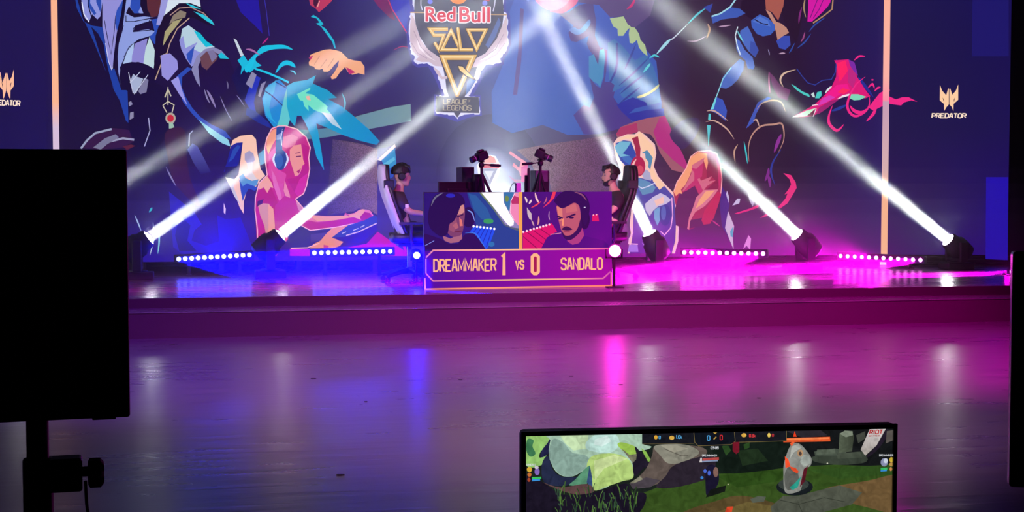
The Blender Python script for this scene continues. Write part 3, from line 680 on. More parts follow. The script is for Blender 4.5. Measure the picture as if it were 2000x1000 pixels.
EMBLEM_ART = '''
p 443e98 800,-40 799,0 803,24 795,44 794,66 796,94 802,112 806,126 816,132 836,130 846,146 854,164 862,186 848,184 848,226 866,229 893,238 920,228 941,226 939,186 924,186 938,162 948,142 964,132 984,126 984,114 992,104 998,86 996,30 988,20 988,-40
p dcd8f2 806,-40 805,6 809,22 801,25 800,45 797,62 801,90 804,105 810,113 807,120 820,126 838,124 845,130 854,146 858,160 866,180 868,187 852,187 851,222 868,224 886,226 893,232 900,226 920,223 937,222 935,189 916,188 922,176 932,160 938,144 948,129 962,126 979,122 978,114 986,104 994,85 991,60 992,30 983,23 983,-40
p 443f54 811,-40 809,22 812,48 820,72 838,100 858,118 866,135 870,155 872,175 880,200 902,200 914,176 926,150 932,130 955,110 970,85 981,50 984,26 979,-40
p 55649c 948,88 962,60 974,34 978,44 968,72 954,94
p 4a6aa8 912,160 922,150 930,156 918,176 910,186
p c8b0ba 803,28 809,36 816,62 824,82 838,98 858,112 864,130 850,129 838,121 822,121 812,117 818,111 806,100 801,80 801,50
p e4d4d8 806,44 814,76 830,104 852,120 836,112 818,94
l 1.4 a48a9a 808,60 822,92 844,112
l 1.4 a48a9a 804,84 816,104 834,114
p c8b0ba 846,130 858,139 864,150 875,148 873,154 862,155 853,144
p c8b0ba 990,30 985,40 970,76 948,104 930,114 922,132 940,129 956,124 976,120 971,114 984,102 991,84 990,50
p e4d4d8 986,50 976,82 956,106 934,120 952,114 972,96
l 1.4 a48a9a 984,66 968,96 942,114
l 1.4 a48a9a 986,84 970,106 948,118
l 2.2 b8906c 801,24 895,26.5 990,29
e f08a3c 895,-10 19,18
p c83444 920,-40 962,-40 956,2 944,0
e 6a6cdc 840,3 5,5
e 6a6cdc 947,6 5,5
l 2 c8c0d8 822,-10 822,10 825,20
l 2 c8c0d8 968,-10 966,10 963,22
'''
GOLD = 'd8aa50'
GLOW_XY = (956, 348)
SMALL_EMBLEM = '''
p f2f4ff 931,322 938,316 948,304 957,302 968,305 974,316 978,325 974,342 964,358 956,374 940,374 942,352 934,340
p e89486 943,318 950,306 958,304 966,308 970,318
p c43c50 936,319 975,320 975,329 936,328
p e8c8d0 938,322 940,322 940,326 938,326
p 8a8a9c 939,329 972,329 956,364
p c8c8d8 946,334 964,334 956,352
'''
DESK_PHOTOS = '''
gh 221470 2a1a80 829,376 1014,375.5 1014,488 829,490
p 17408f 912,376 962,376 986,420 1014,452 1014,488 950,488 930,440 922,410
p 1d5a9c 915,378 930,382 952,408 962,432 940,428 926,410
gv 6f8a52 4a5a78 936,376 1014,375 1014,452 1000,447 984,440 964,410
p 8c84b8 944,376 1014,375 1014,446 1000,444 986,438 966,408
p ffffff 940,376 983,375.5 984,396 1004,432 1003,440 996,442 990,437 960,400
p 2f74a8 984,375.5 1004,375.5 997,398 995,415 985,396
e 6a8a48 990,388 4,6
p ee8ab4 1014,376 1005,377 998,392 996,416 1004,431 1014,442
p b83266 998,394 1004,382 1014,386 1014,398 1000,398
l 1.2 ffd8e8 1006,376 998,392 996,414 1004,430
e 2f9a5c 954,432 10,5
p 0c50ea 918,452 926,441 968,446 956,478 950,488 936,472 926,456
l 1.2 0618a0 932,444 922,458
l 1.2 0618a0 940,445 928,464
l 1.2 0618a0 947,446 935,470
l 1.2 0618a0 954,447 942,476
l 1.2 0618a0 961,448 950,482
e 2070b0 960,477 6,5
e ffffff 925,442 2.3,2.3
e ffffff 931.7,442.7 2.3,2.3
e ffffff 938.4,443.5 2.3,2.3
e ffffff 945.1,444.3 2.3,2.3
e ffffff 951.8,445.2 2.3,2.3
e ffffff 958.5,446 2.3,2.3
e ffffff 965.5,447 2.3,2.3
e 1c0c4c 915,424 13,20
t 2.5 7a9cf0 912,410 922,416 927,432
p 220b54 829,488 829,456 848,462 864,468 876,476 895,476 906,460 914,455 926,456 936,468 950,488
t 2 3a80e8 908,455 928,456 940,472 950,488
p a5647a 864,460 880,466 902,454 903,466 895,473 880,475 868,470
s 7a4068 872,430 884,424 898,398 905,396 908,412 906,440 902,456 896,461 882,462 872,450
p 96506c 878,432 890,424 894,440 886,454 876,448
p d08c86 896,398 905,394 907,414 901,418 893,420
p e0786e 897,424 902,430 904,441 898,442
p b06070 884,440 892,434 896,444 890,448
l 2 2a1048 892,424 905,419
l 2.2 6a2440 889,453 902,451
s 1b0b4c 836,420 842,394 852,380 872,375.5 894,377 905,386 908,398 900,402 894,418 886,432 878,438 874,456 862,462 846,452 838,440
e 2428b8 880,382 9,4
t 3.5 6c6c86 842,402 850,386 866,376
l 1.3 7a8ae0 830,480 848,470
gh 3e1274 5a0c84 1020,375 1195,374 1195,486 1020,488
p d81668 1021,454 1078,436 1088,452 1068,464 1057,488 1021,488
l 1.5 8a0c4c 1030,454 1062,478
l 1.5 8a0c4c 1042,450 1066,468
l 1.5 8a0c4c 1054,446 1074,460
l 1.5 8a0c4c 1022,462 1050,486
e ffd0e4 1022,453 2.2,2.2
e ffd0e4 1029,451 2.2,2.2
e ffd0e4 1036,449 2.2,2.2
e ffd0e4 1042.5,447 2.2,2.2
e ffd0e4 1049,445.5 2.2,2.2
e ffd0e4 1055,443.5 2.2,2.2
e ffd0e4 1061,442 2.2,2.2
e ffd0e4 1067,440 2.2,2.2
e ffd0e4 1073,438.5 2,2
t 4 e8d0d0 1025,384 1028,390 1029,396
t 4 e8d0d0 1038,390 1036,394 1033,398
p c8b4bc 1029,405 1038,417 1039,430 1034,428 1030,418
t 3 c8a0a8 1038,430 1041,436 1043,442
t 4 f0c4c4 1045,376 1048,388 1053,397
t 3 e04058 1037,406 1048,400 1057,393
t 3.5 e09890 1052,422 1052,432 1050,440
p e83856 1080,374.5 1086,374.5 1083,386 1072,398 1060,406 1074,391
t 2.5 c06080 1068,384 1066,392 1062,398
p 4a0c7a 1056,487 1066,468 1078,460 1096,458 1108,475 1125,478 1140,460 1180,470 1195,486
p a83c7c 1106,466 1124,462 1138,444 1141,460 1131,475 1118,478 1109,472
e 220a48 1142,428 10,20
s b8586c 1087,402 1098,406 1110,401 1122,396 1131,402 1134,426 1130,446 1121,460 1111,466 1101,461 1095,446 1090,425
p dc8072 1087,403 1098,407 1099,430 1093,432
p f4926e 1098,428 1101,426 1101,441 1097,441
p c86870 1104,404 1124,398 1128,412 1106,416
s 2e0e50 1097,450 1104,460 1117,458 1128,446 1134,428 1136,448 1122,464 1111,469 1101,464
p b8586c 1099,450 1106,448 1118,450 1116,457 1106,459
s 351046 1097,448 1106,442 1118,448 1108,450
l 1.8 7c2048 1102,453 1113,453
l 2.6 2a0f48 1088,422 1099,426
l 3.2 2a0f48 1106,425 1124,418
e 2a0f48 1116,425 5,2
e 2a0f48 1093,427 3,1.8
s 260c50 1083,390 1086,398 1097,407 1110,402 1122,396 1132,404 1136,424 1144,440 1152,404 1142,380 1122,374 1100,374
t 3 8a5070 1122,375 1136,380 1146,392
t 2 c090c0 1073,412 1072,422 1074,430
l 1.3 e090b0 1075,458 1096,455
e d8d0f0 1142,405 2,1
p d81a64 1157,420 1168,418 1170,432 1156,432
e ffb0c8 1159,420 1.4,1.6
e ffb0c8 1165,419 1.4,1.6
'''
DESK_BAR = '''
gh 460a90 a0089c 829,490 1195,486 1195,561 829,567
p f0a850 1013.5,375 1020,375 1020,487 1013.5,487.5
p e89a90 831,505 833,505 833,534 831,534
'''
GAME_ART = '''
p 1d2420 1022,830 1750,815 1760,1290 1022,1290
gv 34501e 4a5c2a 1250,965 1300,946 1400,926 1520,914 1620,908 1760,902 1760,1290 1200,1290
p 5a4a2c 1320,1010 1400,978 1450,968 1520,985 1570,1010 1500,1060 1300,1080
p 6a5c34 1400,1000 1460,980 1520,990 1540,1020 1440,1040
p 6e5636 1610,955 1690,940 1760,930 1760,1000 1690,990 1640,975
p 2e4a1a 1400,930 1480,918 1540,920 1520,940 1440,952
p 325020 1580,918 1680,910 1760,908 1760,925 1640,935
gv 55594c 4c5046 1505,990 1530,968 1560,968 1606,956 1640,948 1684,962 1664,985 1610,1000 1560,1020 1510,1015
l 1 2c3028 1520,976 1560,985 1610,972 1650,980
l 1 2c3028 1560,985 1570,1008
p 565c50 1465,975 1480,969 1496,970 1492,980 1470,982
p 97c870 1024,846 1080,846 1072,865 1056,882 1054,894 1068,890 1058,908 1026,908
p 3f7a52 1030,858 1042,860 1040,872 1046,886 1036,892 1028,880
p 24264a 1076,850 1080,846 1074,880 1066,890 1056,893 1058,880 1070,864
p 262c48 1058,908 1070,890 1080,918 1100,932 1130,932 1112,947 1085,949 1062,941
p a9c9b2 1080,847 1252,843 1254,866 1272,872 1263,878 1240,880 1216,868 1208,870 1226,890 1235,905 1237,932 1222,936 1216,940 1196,944 1185,952 1160,958 1155,945 1152,912 1138,920 1120,930 1100,930 1085,920 1075,900 1072,880 1075,860
p 8aa89c 1072,890 1080,858 1100,864 1118,884 1145,890 1150,906 1128,926 1105,931 1085,918
p c2dcae 1092,848 1150,848 1145,876 1120,880 1104,866
p b6d47c 1146,910 1158,890 1200,886 1230,900 1237,932 1215,940 1186,950 1160,958 1154,935
p d0e4a0 1160,900 1200,888 1226,896 1180,915 1162,938
p bce0d6 1146,862 1168,847 1200,847 1210,868 1190,885 1160,882 1145,876
p d4ece6 1162,858 1186,851 1194,862 1176,872 1160,868
p 5a9474 1112,948 1124,936 1140,918 1152,910 1152,930 1146,945
p 39507c 1146,942 1152,908 1156,930 1158,957
p 9cc452 1206,868 1215,864 1240,872 1246,884 1230,889 1216,880
p 7a7862 1214,876 1230,889 1244,886 1242,900 1236,905
p 221c2c 1240,872 1252,884 1262,892 1270,902 1272,912 1258,914 1240,930 1236,906 1244,894
p 8cbc52 1252,875 1262,882 1272,900 1266,902 1258,888
p 60544e 1240,942 1262,915 1274,888 1278,872 1300,868 1365,872 1380,886 1340,906 1320,916 1290,942 1265,950
p 8c8a7c 1277,872 1310,867 1345,870 1366,885 1332,903 1305,905 1290,890
p a6a290 1290,870 1320,869 1344,876 1316,884
l 1.2 5c564e 1296,876 1330,890 1344,890
p 2c2430 1318,908 1380,890 1404,902 1404,926 1330,950 1282,952 1300,930
p 4c444c 1230,945 1262,932 1290,938 1270,952 1236,955
p 8a8872 1229,944 1250,930 1256,936 1238,944
p 5e4444 1060,942 1095,952 1146,945 1160,960 1130,966 1095,958
p 1c1626 1022,935 1060,942 1098,966 1160,962 1222,944 1232,962 1262,965 1250,1000 1200,1040 1022,1040
p 141e18 1400,866 1500,858 1550,872 1592,896 1530,914 1410,925 1398,900
p 2c4a24 1410,872 1420,866 1428,880 1418,890
p 2c4a24 1452,868 1464,864 1464,874 1454,878
p 20301e 1440,880 1480,876 1500,900 1450,910
p 16181a 1534,838 1745,832 1748,902 1640,908 1590,900 1560,880
p 2e2a32 1536,842 1600,838 1616,850 1570,856
p 4a5448 1590,882 1630,876 1652,880 1655,890 1592,890
p 3a4238 1590,891 1650,890 1684,882 1692,902 1640,908 1592,902
p 566052 1596,878 1630,877 1632,886 1594,888
p 464e42 1634,886 1680,882 1684,894 1636,896
gh 5a6452 3a4034 1640,846 1664,844 1668,852 1664,882 1638,884
p 808a78 1640,847 1650,841 1665,842 1666,850 1652,854
p 484c44 1672,850 1690,842 1690,856 1676,866
gv d4cccc a8a098 1700,835 1732,834 1712,870 1690,890 1681,878
p 241c2a 1732,838 1734,850 1716,876 1700,890 1692,892 1712,870
p 5a5450 1732,842 1744,840 1744,860 1730,866
e 1a2024 1552,951 36,17
e 3a423e 1550,946 30,13
p 8c8e88 1534,962 1530,926 1532,902 1544,870 1560,866 1575,880 1585,896 1583,909 1571,920 1566,950 1560,960
p 61635e 1532,930 1540,912 1556,920 1560,940 1548,955 1536,955
p b4b6ae 1546,872 1560,867 1566,874 1550,884 1543,896
p a0a8a0 1568,888 1580,890 1584,904 1570,912 1562,902
e b08c68 1563,885 6,7
e 4a3c38 1563,886 3,4
p f0522e 1533,891 1540,898 1544,911 1534,914
p f0522e 1543,911 1554,914 1560,921 1557,925 1546,918
p f86438 1543,866 1549,862 1552,864 1546,872
p 5a1a26 1570,916 1578,910 1572,940 1562,952 1566,934
p 2fa08e 1542,952 1552,944 1565,930 1558,952 1548,957
p e85c2e 1530,856 1621,853 1622,862 1530,864
p ff8a50 1531,857 1620,854 1620,857 1531,860
p e84020 1549,853 1552,842 1556,853
p 191a22 1254,846 1536,838 1536,861 1440,864 1434,870 1362,872 1356,866 1254,867
p 121620 1355,842 1434,840 1436,862 1428,868 1364,871 1357,864
l 1 7a6a40 1355,843 1357,864 1364,871 1428,868 1436,862 1434,840
l 1 7a6a40 1434,864 1536,861 1536,839
l 1 584c34 1254,867 1356,866
p c8a048 1392,844 1397,848 1402,843
e e0a83c 1281,854 3.5,4
e e0b04c 1312,855 5,4
e e0b04c 1453,850 5,4
e e8c860 1502,850 3,4.5
l 2 c8a050 1394,858 1399,853
p 7c1a2c 1431,864 1444,863 1444,882 1438,887 1431,881
p b84a48 1372,895 1404,893 1404,898 1372,900
p 8898b8 1371,900 1402,898 1402,901 1371,903
p d8d0d0 1368,894 1371,894 1371,903 1366,903
s 1c1830 1378,918 1386,908 1397,910 1404,928 1402,946 1390,962 1380,968 1378,946
e 7c5c54 1398,922 5,10
e 4a68d0 1377,920 3,4
e 4a68d0 1385,924 3,5
e 3a86d8 1371,933 3,3
p 161a16 1388,956 1418,948 1416,960 1392,968 1378,972
e e0b43c 1034,917 5,5
e 8a6ac0 1049,921 5,7
e d8d0e0 1048,913 4,3
e c06a34 1034,927 4,4
e b04a30 1033,937 3,4
p 3ac060 1039,932 1057,931 1057,935 1039,936
p 3a90d8 1039,936 1055,935 1055,939 1039,940
e 8a90b0 1727,903 7,8
e c8d0e0 1730,900 4,5
e d8b83c 1741,898 4,5
e b89048 1741,907 4,4
p 3ac06a 1720,914 1733,913 1733,917 1720,918
p 3a90d8 1720,918 1732,917 1732,920 1720,921
e c88850 1740,916 2.5,4
p d04428 1416,1000 1420,990 1432,989 1428,1004
e d8d8c0 1616,905 1.5,1.5
e c8c8a0 1422,946 1.2,1.2
'''
# ------------------------------------------------------------------ building: hall, stage, curtains
ST = .354                                     # stage height
FRONT, STEP_F = 15.385, 14.87
WALL_Y = 19.62
X0, X1 = -9.0, 19.0
def struct(name, mb, m, **k): return tag(mb.build(name, m, **k), kind='structure')
HALLF = floor_mat('hall_sheet_floor', (.06, .052, .066), (.1, .088, .108), .24, .37, 1.3, 8, .4, .9)
HALLF.node_tree.nodes['Principled BSDF'].inputs['IOR'].default_value = 2.5
STAGEF = floor_mat('stage_laminate', (.09, .08, .09), (.15, .135, .15), .2, .32, .8, 7, .08, .7)
FASCIA = mat('stage_fascia_cloth', (.034, .004, .024), .85, bump=.3, scale=120)
struct('floor', MB().box((X0, -3, -.12), (X1, STEP_F + .02, 0)), HALLF)
struct('stage_platform', MB().box((X0, FRONT + .03, .0), (X1, 22.6, ST)), STAGEF)
struct('trim_1', MB().box((X0, FRONT, .245), (X1, FRONT + .03, ST - .002)), FASCIA)
struct('stage_step', MB().box((X0, STEP_F, 0), (X1, FRONT + .03, .25)), FASCIA)
struct('trim_2', MB().box((X0, STEP_F - .01, .25), (X1, FRONT, .256)), STAGEF)
def drape(p0, p1, z0, z1, name):
    p0, p1 = Vector((*p0, 0)), Vector((*p1, 0)); d = (p1 - p0); L = d.length; d.normalize(); nrm = Vector((-d.y, d.x, 0)); n = int(L / .07)
    v, f = [], []
    for i in range(n + 1):
        t = i / n * L; q = p0 + d * t + nrm * (.05 * math.sin(t * 11) + .02 * math.sin(t * 27 + 1))
        v += [(q.x, q.y, z0), (q.x, q.y, z1)]
    for i in range(n): f.append((2 * i, 2 * i + 2, 2 * i + 3, 2 * i + 1))
    return struct(name, MB().add(v, f), CURTAIN, smooth='full')
drape((X0, 22.3), (X1, 22.3), ST, 7.5, 'wall_back')
drape((-8.9, 15.0), (-8.9, 22.3), ST, 7.5, 'wall_left')
drape((18.9, 15.0), (18.9, 22.3), ST, 7.5, 'wall_right')

# ------------------------------------------------------------------ LED video wall: middle and two folded wings
def zpix(px, z, Y):
    a, b = on_y(px, 300, Y).z, on_y(px, 500, Y).z
    return 300 + (z - a) / (b - a) * 200
Z_BOT, Z_TOP = .508, 4.75
SL, SR = on_y(110.3, 200, WALL_Y), on_y(1724.5, 300, WALL_Y)       # the two seams
dL, dR = Vector((-math.cos(R_(20)), -math.sin(R_(20)), 0)), Vector((math.cos(R_(18)), -math.sin(R_(18)), 0))
nL, nR = Vector((-dL.y, dL.x, 0)), Vector((dR.y, -dR.x, 0))        # towards the hall
if nL.y > 0: nL = -nL
if nR.y > 0: nR = -nR
nM = Vector((0, -1, 0))
def placer(p0, n):
    return lambda x, y, lift: on_plane(x, y, p0 + n * (lift + .004), n)
SCREEN = picture_mat('led_picture', 1.0, pitch=110)
wall = thing('video_wall', 'huge lit video wall with illustrated gamers across the back of the stage', 'video wall', (SL.x + (SR.x - SL.x) / 2, WALL_Y, ST))
def local(o, root):
    o.parent = root; o.matrix_parent_inverse = Matrix.LocRotScale(root.location, root.rotation_euler, None).inverted(); return o
art = Art(placer(SL, nM))
xs = [109, 250, 420, 600, 800, 1000, 1180, 1350, 1550, 1726]
rows = ['1d1240 1c1036 1f1450 28205c 3c38a8 4454b0 4a4078 38223e 2e1a38 241a58',
        '1a1030 1a0f2c 20123a 2a1c4a 3a3474 3c4a9c 4a4080 38223e 2c1836 241a58',
        '1a1030 190e2c 221236 2c1e4a 382e66 3a4890 483c74 34203a 2a1634 261858',
        '1c1030 1c102e 24143a 2e2048 403858 4a4a70 483a60 3a2034 2a1834 281a5c',
        '1c1030 1c1030 26143e 32244c 3a3456 4a4a68 50385e 3e2036 2a1836 2c1c60',
        '200f3c 20103c 2a1450 38245c 342a54 403a5c 50305e 4a2450 3a1c50 3a1c68',
        '2410a0 2412a0 2c14a0 3a18a0 3a1c80 501c80 70188a 80188a 6a1a78 4a1c70']
ysf = [lambda x: -140, lambda x: 60, lambda x: 160, lambda x: 250, lambda x: 340, lambda x: 430, lambda x: zpix(x, Z_BOT, WALL_Y)]
pts = [(x, f(x)) for f in ysf for x in xs]
cols = [lin(c) for r in rows for c in r.split()]
n = len(xs); tr = []
for j in range(len(ysf) - 1):
    for i in range(n - 1): a = j * n + i; tr += [(a, a + 1, a + n + 1), (a, a + n + 1, a + n)]
art.tri(pts, tr, cols)
ART_CLIP = None
# bright halo behind the trophy mark, with the uplight's haze glow painted in
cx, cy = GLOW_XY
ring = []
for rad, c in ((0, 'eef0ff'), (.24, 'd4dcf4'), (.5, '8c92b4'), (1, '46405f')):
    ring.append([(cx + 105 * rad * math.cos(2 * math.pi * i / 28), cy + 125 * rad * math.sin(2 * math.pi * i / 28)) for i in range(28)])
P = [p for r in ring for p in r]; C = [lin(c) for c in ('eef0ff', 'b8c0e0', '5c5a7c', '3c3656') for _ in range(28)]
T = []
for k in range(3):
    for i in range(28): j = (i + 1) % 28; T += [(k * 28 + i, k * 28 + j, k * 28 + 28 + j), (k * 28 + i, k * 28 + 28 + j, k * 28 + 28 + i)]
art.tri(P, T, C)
art.draw(WALL_ART)
art.draw(SMALL_EMBLEM)
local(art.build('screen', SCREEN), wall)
em = Art(placer(SL + nM * .06, nM)); 
random.seed(3)
def torn(src):                                             # ragged electric edge round the mark
    out = []
    for ln in src.strip().splitlines():
        if ln.startswith('p dcd8f2'):
            P_ = [tuple(map(float, p.split(','))) for p in ln.split()[2:]]; Q = []
            for a_, b_ in zip(P_, P_[1:] + P_[:1]):
                k = max(1, int(math.hypot(b_[0] - a_[0], b_[1] - a_[1]) / 4))
                Q += [(a_[0] + (b_[0] - a_[0]) * i / k + random.uniform(-1.6, 1.6), a_[1] + (b_[1] - a_[1]) * i / k + random.uniform(-1.6, 1.6)) for i in range(k)]
            ln = 'p dcd8f2 ' + ' '.join('%.1f,%.1f' % q for q in Q)
        out.append(ln)
    return '\n'.join(out)
em.draw(torn(EMBLEM_ART))
W1, RED = lin('f4e4e8'), lin('d0283c')
for dx, dy in ((-1.8, 0), (1.8, 0), (0, -1.8), (0, 1.8), (-1.4, -1.4), (1.4, 1.4), (-1.4, 1.4), (1.4, -1.4)):
    em.font('Red', 831 + dx, 14 + dy, 890 + dx, 42 + dy, W1, bold=.02); em.font('Bull', 897 + dx, 14 + dy, 957 + dx, 44 + dy, W1, bold=.02)
em.font('Red', 831, 14, 890, 42, RED, bold=.02); em.font('Bull', 897, 14, 957, 44, RED, bold=.02)
def gold(pts, wd, closed=False):
    em.line(pts, wd + 2, lin('2c2028'), closed=closed); em.line(pts, wd, lin('d4a24c'), closed=closed)
    em.line([(x - .5, y - .8) for x, y in pts], wd * .3, lin('f2d490'), closed=closed)
gold([(875, 57), (840, 57), (848, 69), (867, 69), (857, 97), (849, 83)], 6.4)
gold([(881, 60), (863, 97), (899, 97)], 6.2, True)
gold([(894, 54), (900, 97), (924, 97)], 6.2)
gold([(914, 58.5), (949, 58.5), (931, 96)], 6.2, True)
gold([(865, 112), (924, 112), (893, 184)], 10, True)
em.poly([(893, 127), (904, 128), (931, 158), (912, 151), (896, 139)], lin('2c2028')); em.poly([(895, 129), (903, 130), (926, 154), (911, 148), (898, 137)], lin('e8c070'))
em.poly([(852, 188), (935, 190), (936, 221), (852, 219)], lin('3e3848')); em.poly([(886, 219), (900, 220), (893, 230)], lin('3e3848'))
em.text('LEAGUE', 866, 194, 912, 203, 1.8, lin('a8987a'), gap=.3, slope=.01)
em.text('OF', 914, 195, 919, 199, .7, lin('8a7c6a'), gap=.3)
em.text('LEGENDS', 866, 206, 920, 215, 1.8, lin('a8987a'), gap=.3, slope=.01)
local(em.build('emblem', SCREEN, label='shield-shaped winged event emblem at the top middle of the video wall'), wall)
def lightline(px, ytop, Zb, tops, name):
    a = Art(placer(SL, nM)); h = 6.3
    ys = [y for y, c in tops]; c = [lin(q) for y, q in tops]
    base = on_y(px, 250, WALL_Y); k = (on_y(px + 1, 250, WALL_Y) - base).length
    pts, cols = [], []
    zz = [on_y(px, y, WALL_Y).z for y in ys]
    v = []; f = []
    for z in zz: v += [Vector((base.x - h * k, WALL_Y - .07, z)), Vector((base.x + h * k, WALL_Y - .07, z))]
    for i in range(len(zz) - 1): f.append((2 * i, 2 * i + 1, 2 * i + 3, 2 * i + 2))
    a.v, a.f, a.c = v, f, [(*q, 1) for q in c for _ in (0, 1)]
    return local(a.build(name, SCREEN), wall)
lightline(110.3, 0, 0, ((-140, 'ffb48c'), (200, 'ffb890'), (250, 'd8c0d8'), (300, 'd8c0d8'), (340, 'ffb890'), (505, 'ffb890')), 'light_line')
lightline(1725.5, 0, 0, ((-140, 'ffb090'), (60, 'ffb4a0'), (150, 'ffb4a8'), (196, 'ff90a8'), (200, 'c8a0b8'), (330, 'd8b0b0'), (380, 'ffb890'), (497, 'ffbc90')), 'light_line')
lightline(1723.6, 0, 0, ((511, 'ffd8d0'), (517, 'ffd8d0')), 'light_line')
# right wing
def wing(name, p0, d, nrm, width, rows, zs=(Z_TOP + .2, 3.4, 2.3, 1.4, Z_BOT)):
    a = Art(placer(p0, nrm)); us = [0, .4, .75, 1]
    v = [p0 * 1 + d * (u * width) for u in us]
    a.v = [Vector((q.x, q.y, z)) for z in zs for q in v]; a.c = [(*lin(c), 1) for r in rows for c in r.split()]
    m = len(us)
    for j in range(len(zs) - 1):
        for i in range(m - 1): b = j * m + i; a.f += [(b, b + 1, b + m + 1, b + m)]
    a.k = 4
    return a
pR = on_plane(1971.5, 250, SR, nR); wR = Vector((pR.x - SR.x, pR.y - SR.y, 0)).length
aR = wing('screen', SR, dR, nR, wR, ['1e1850 1c1650 181254 160f58', '1e1748 1c164a 1a134c 1a114e', '1f1748 1d164a 1c144c 1c1350', '281452 241152 22115a 200f5c', '3c1060 300d62 280c70 220c80'])  # the tall blue block drawn next paints in blue light reflected on the wing
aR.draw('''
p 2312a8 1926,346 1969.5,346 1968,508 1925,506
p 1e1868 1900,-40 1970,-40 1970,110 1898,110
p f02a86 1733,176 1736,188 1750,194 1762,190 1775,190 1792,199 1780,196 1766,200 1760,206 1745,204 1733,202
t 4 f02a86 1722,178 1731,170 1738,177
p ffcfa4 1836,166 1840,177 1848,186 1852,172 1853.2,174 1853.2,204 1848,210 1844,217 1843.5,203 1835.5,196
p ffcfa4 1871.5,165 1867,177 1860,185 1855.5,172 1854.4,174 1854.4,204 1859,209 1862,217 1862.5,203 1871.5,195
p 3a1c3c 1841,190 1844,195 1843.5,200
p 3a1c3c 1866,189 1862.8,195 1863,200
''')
aR.text('PREDATOR', 1820, 222, 1886, 230, 2.2, lin('ffe4cc'), gap=.3, lean=1)
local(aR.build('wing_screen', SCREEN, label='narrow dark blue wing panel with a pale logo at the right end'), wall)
aL = wing('screen', SL, dL, nL, 1.75, ['1e1650 1e1650 1c1450 1a124c', '1e1648 1e1648 1c1448 1a1244', '1c1444 1c1444 1a1240 181040', '1c1448 1c1448 1a1244 180f40', '241480 241480 241478 241470'])
aL.draw('''
p ffbf98 1,142 -3,138 4.4,162 9.4,148 10.5,144 11.7,142 12.6,144 12.6,170 12,177 7.4,192 6.2,192 5,176 -1,168
p ffbf98 26.8,136 23,150 18,158 14,142 13.2,144 13.2,177 18.6,192 20,192 20.4,177 27,168
p 3a1c3c 3,158 5.5,166 5,172
p 3a1c3c 22.5,160 19.5,165 20,172
''')
aL.text('PREDATOR', -17, 195, 38.5, 204.5, 2.2, lin('ffe4cc'), gap=.3, lean=.6, slope=.04)
local(aL.build('wing_screen', SCREEN, label='narrow dark blue wing panel with a pale logo at the left end'), wall)
# steel rear frame and plinth that carry the panels
fr = MB()
for a, d, L, nn in ((SL, Vector((1, 0, 0)), SR.x - SL.x, nM), (SR, dR, wR, nR), (SL, dL, 1.75, nL)):
    q = a - nn * .1
    M = Matrix(((d.x, -nn.x, 0, a.x), (d.y, -nn.y, 0, a.y), (0, 0, 1, 0), (0, 0, 0, 1)))
    fr.box((0, .004, Z_BOT), (L, .1, Z_TOP + .15), M)
    for i in range(int(L / 1.0) + 1): fr.box((min(i * 1.0, L - .06), .03, ST), (min(i * 1.0, L - .06) + .06, .5, Z_BOT), M)
local(fr.build('frame', MATTE), wall)
# ------------------------------------------------------------------ stage lights
def haze_mat(name, dens):
    m = bpy.data.materials.new(name); m.use_nodes = True; nt = m.node_tree; nt.nodes.clear()
    vs = nt.nodes.new('ShaderNodeVolumeScatter'); vs.inputs['Density'].default_value = dens; vs.inputs['Anisotropy'].default_value = .15; vs.inputs['Color'].default_value = (1, 1, 1, 1)
    o = nt.nodes.new('ShaderNodeOutputMaterial'); nt.links.new(vs.outputs[0], o.inputs['Volume']); return m
# the fog lies low and thins out upward
for z0, z1, dens in ((ST + .008, 1.12, .034), (1.12, 1.32, .027), (1.32, 1.52, .019), (1.52, 1.72, .0125), (1.72, 5.6, .0085)):
    nm_ = 'low_haze' if z1 < 1.9 else 'haze'
    tag(MB().box((X0 + .3, 16.0, z0), (X1 - .3, WALL_Y - .12, z1 - .001)).build(nm_, haze_mat(nm_, dens)), 'thin stage haze hanging over the stage and catching the light beams', 'haze', 'stage haze', 'stuff')

def lens_mat(name, col, st): return mat(name, (.1, .1, .1), .3, emit=col, strength=st)
L_WHITE = lens_mat('lit_white_lens', (1, .97, 1), 80)
L_BLUE = lens_mat('lit_blue_lens', (.25, .3, 1), 9)
L_PINK = lens_mat('lit_pink_lens', (1, .22, .9), 9)
L_HOT = lens_mat('lit_magenta_lens', (1, .6, 1), 4)

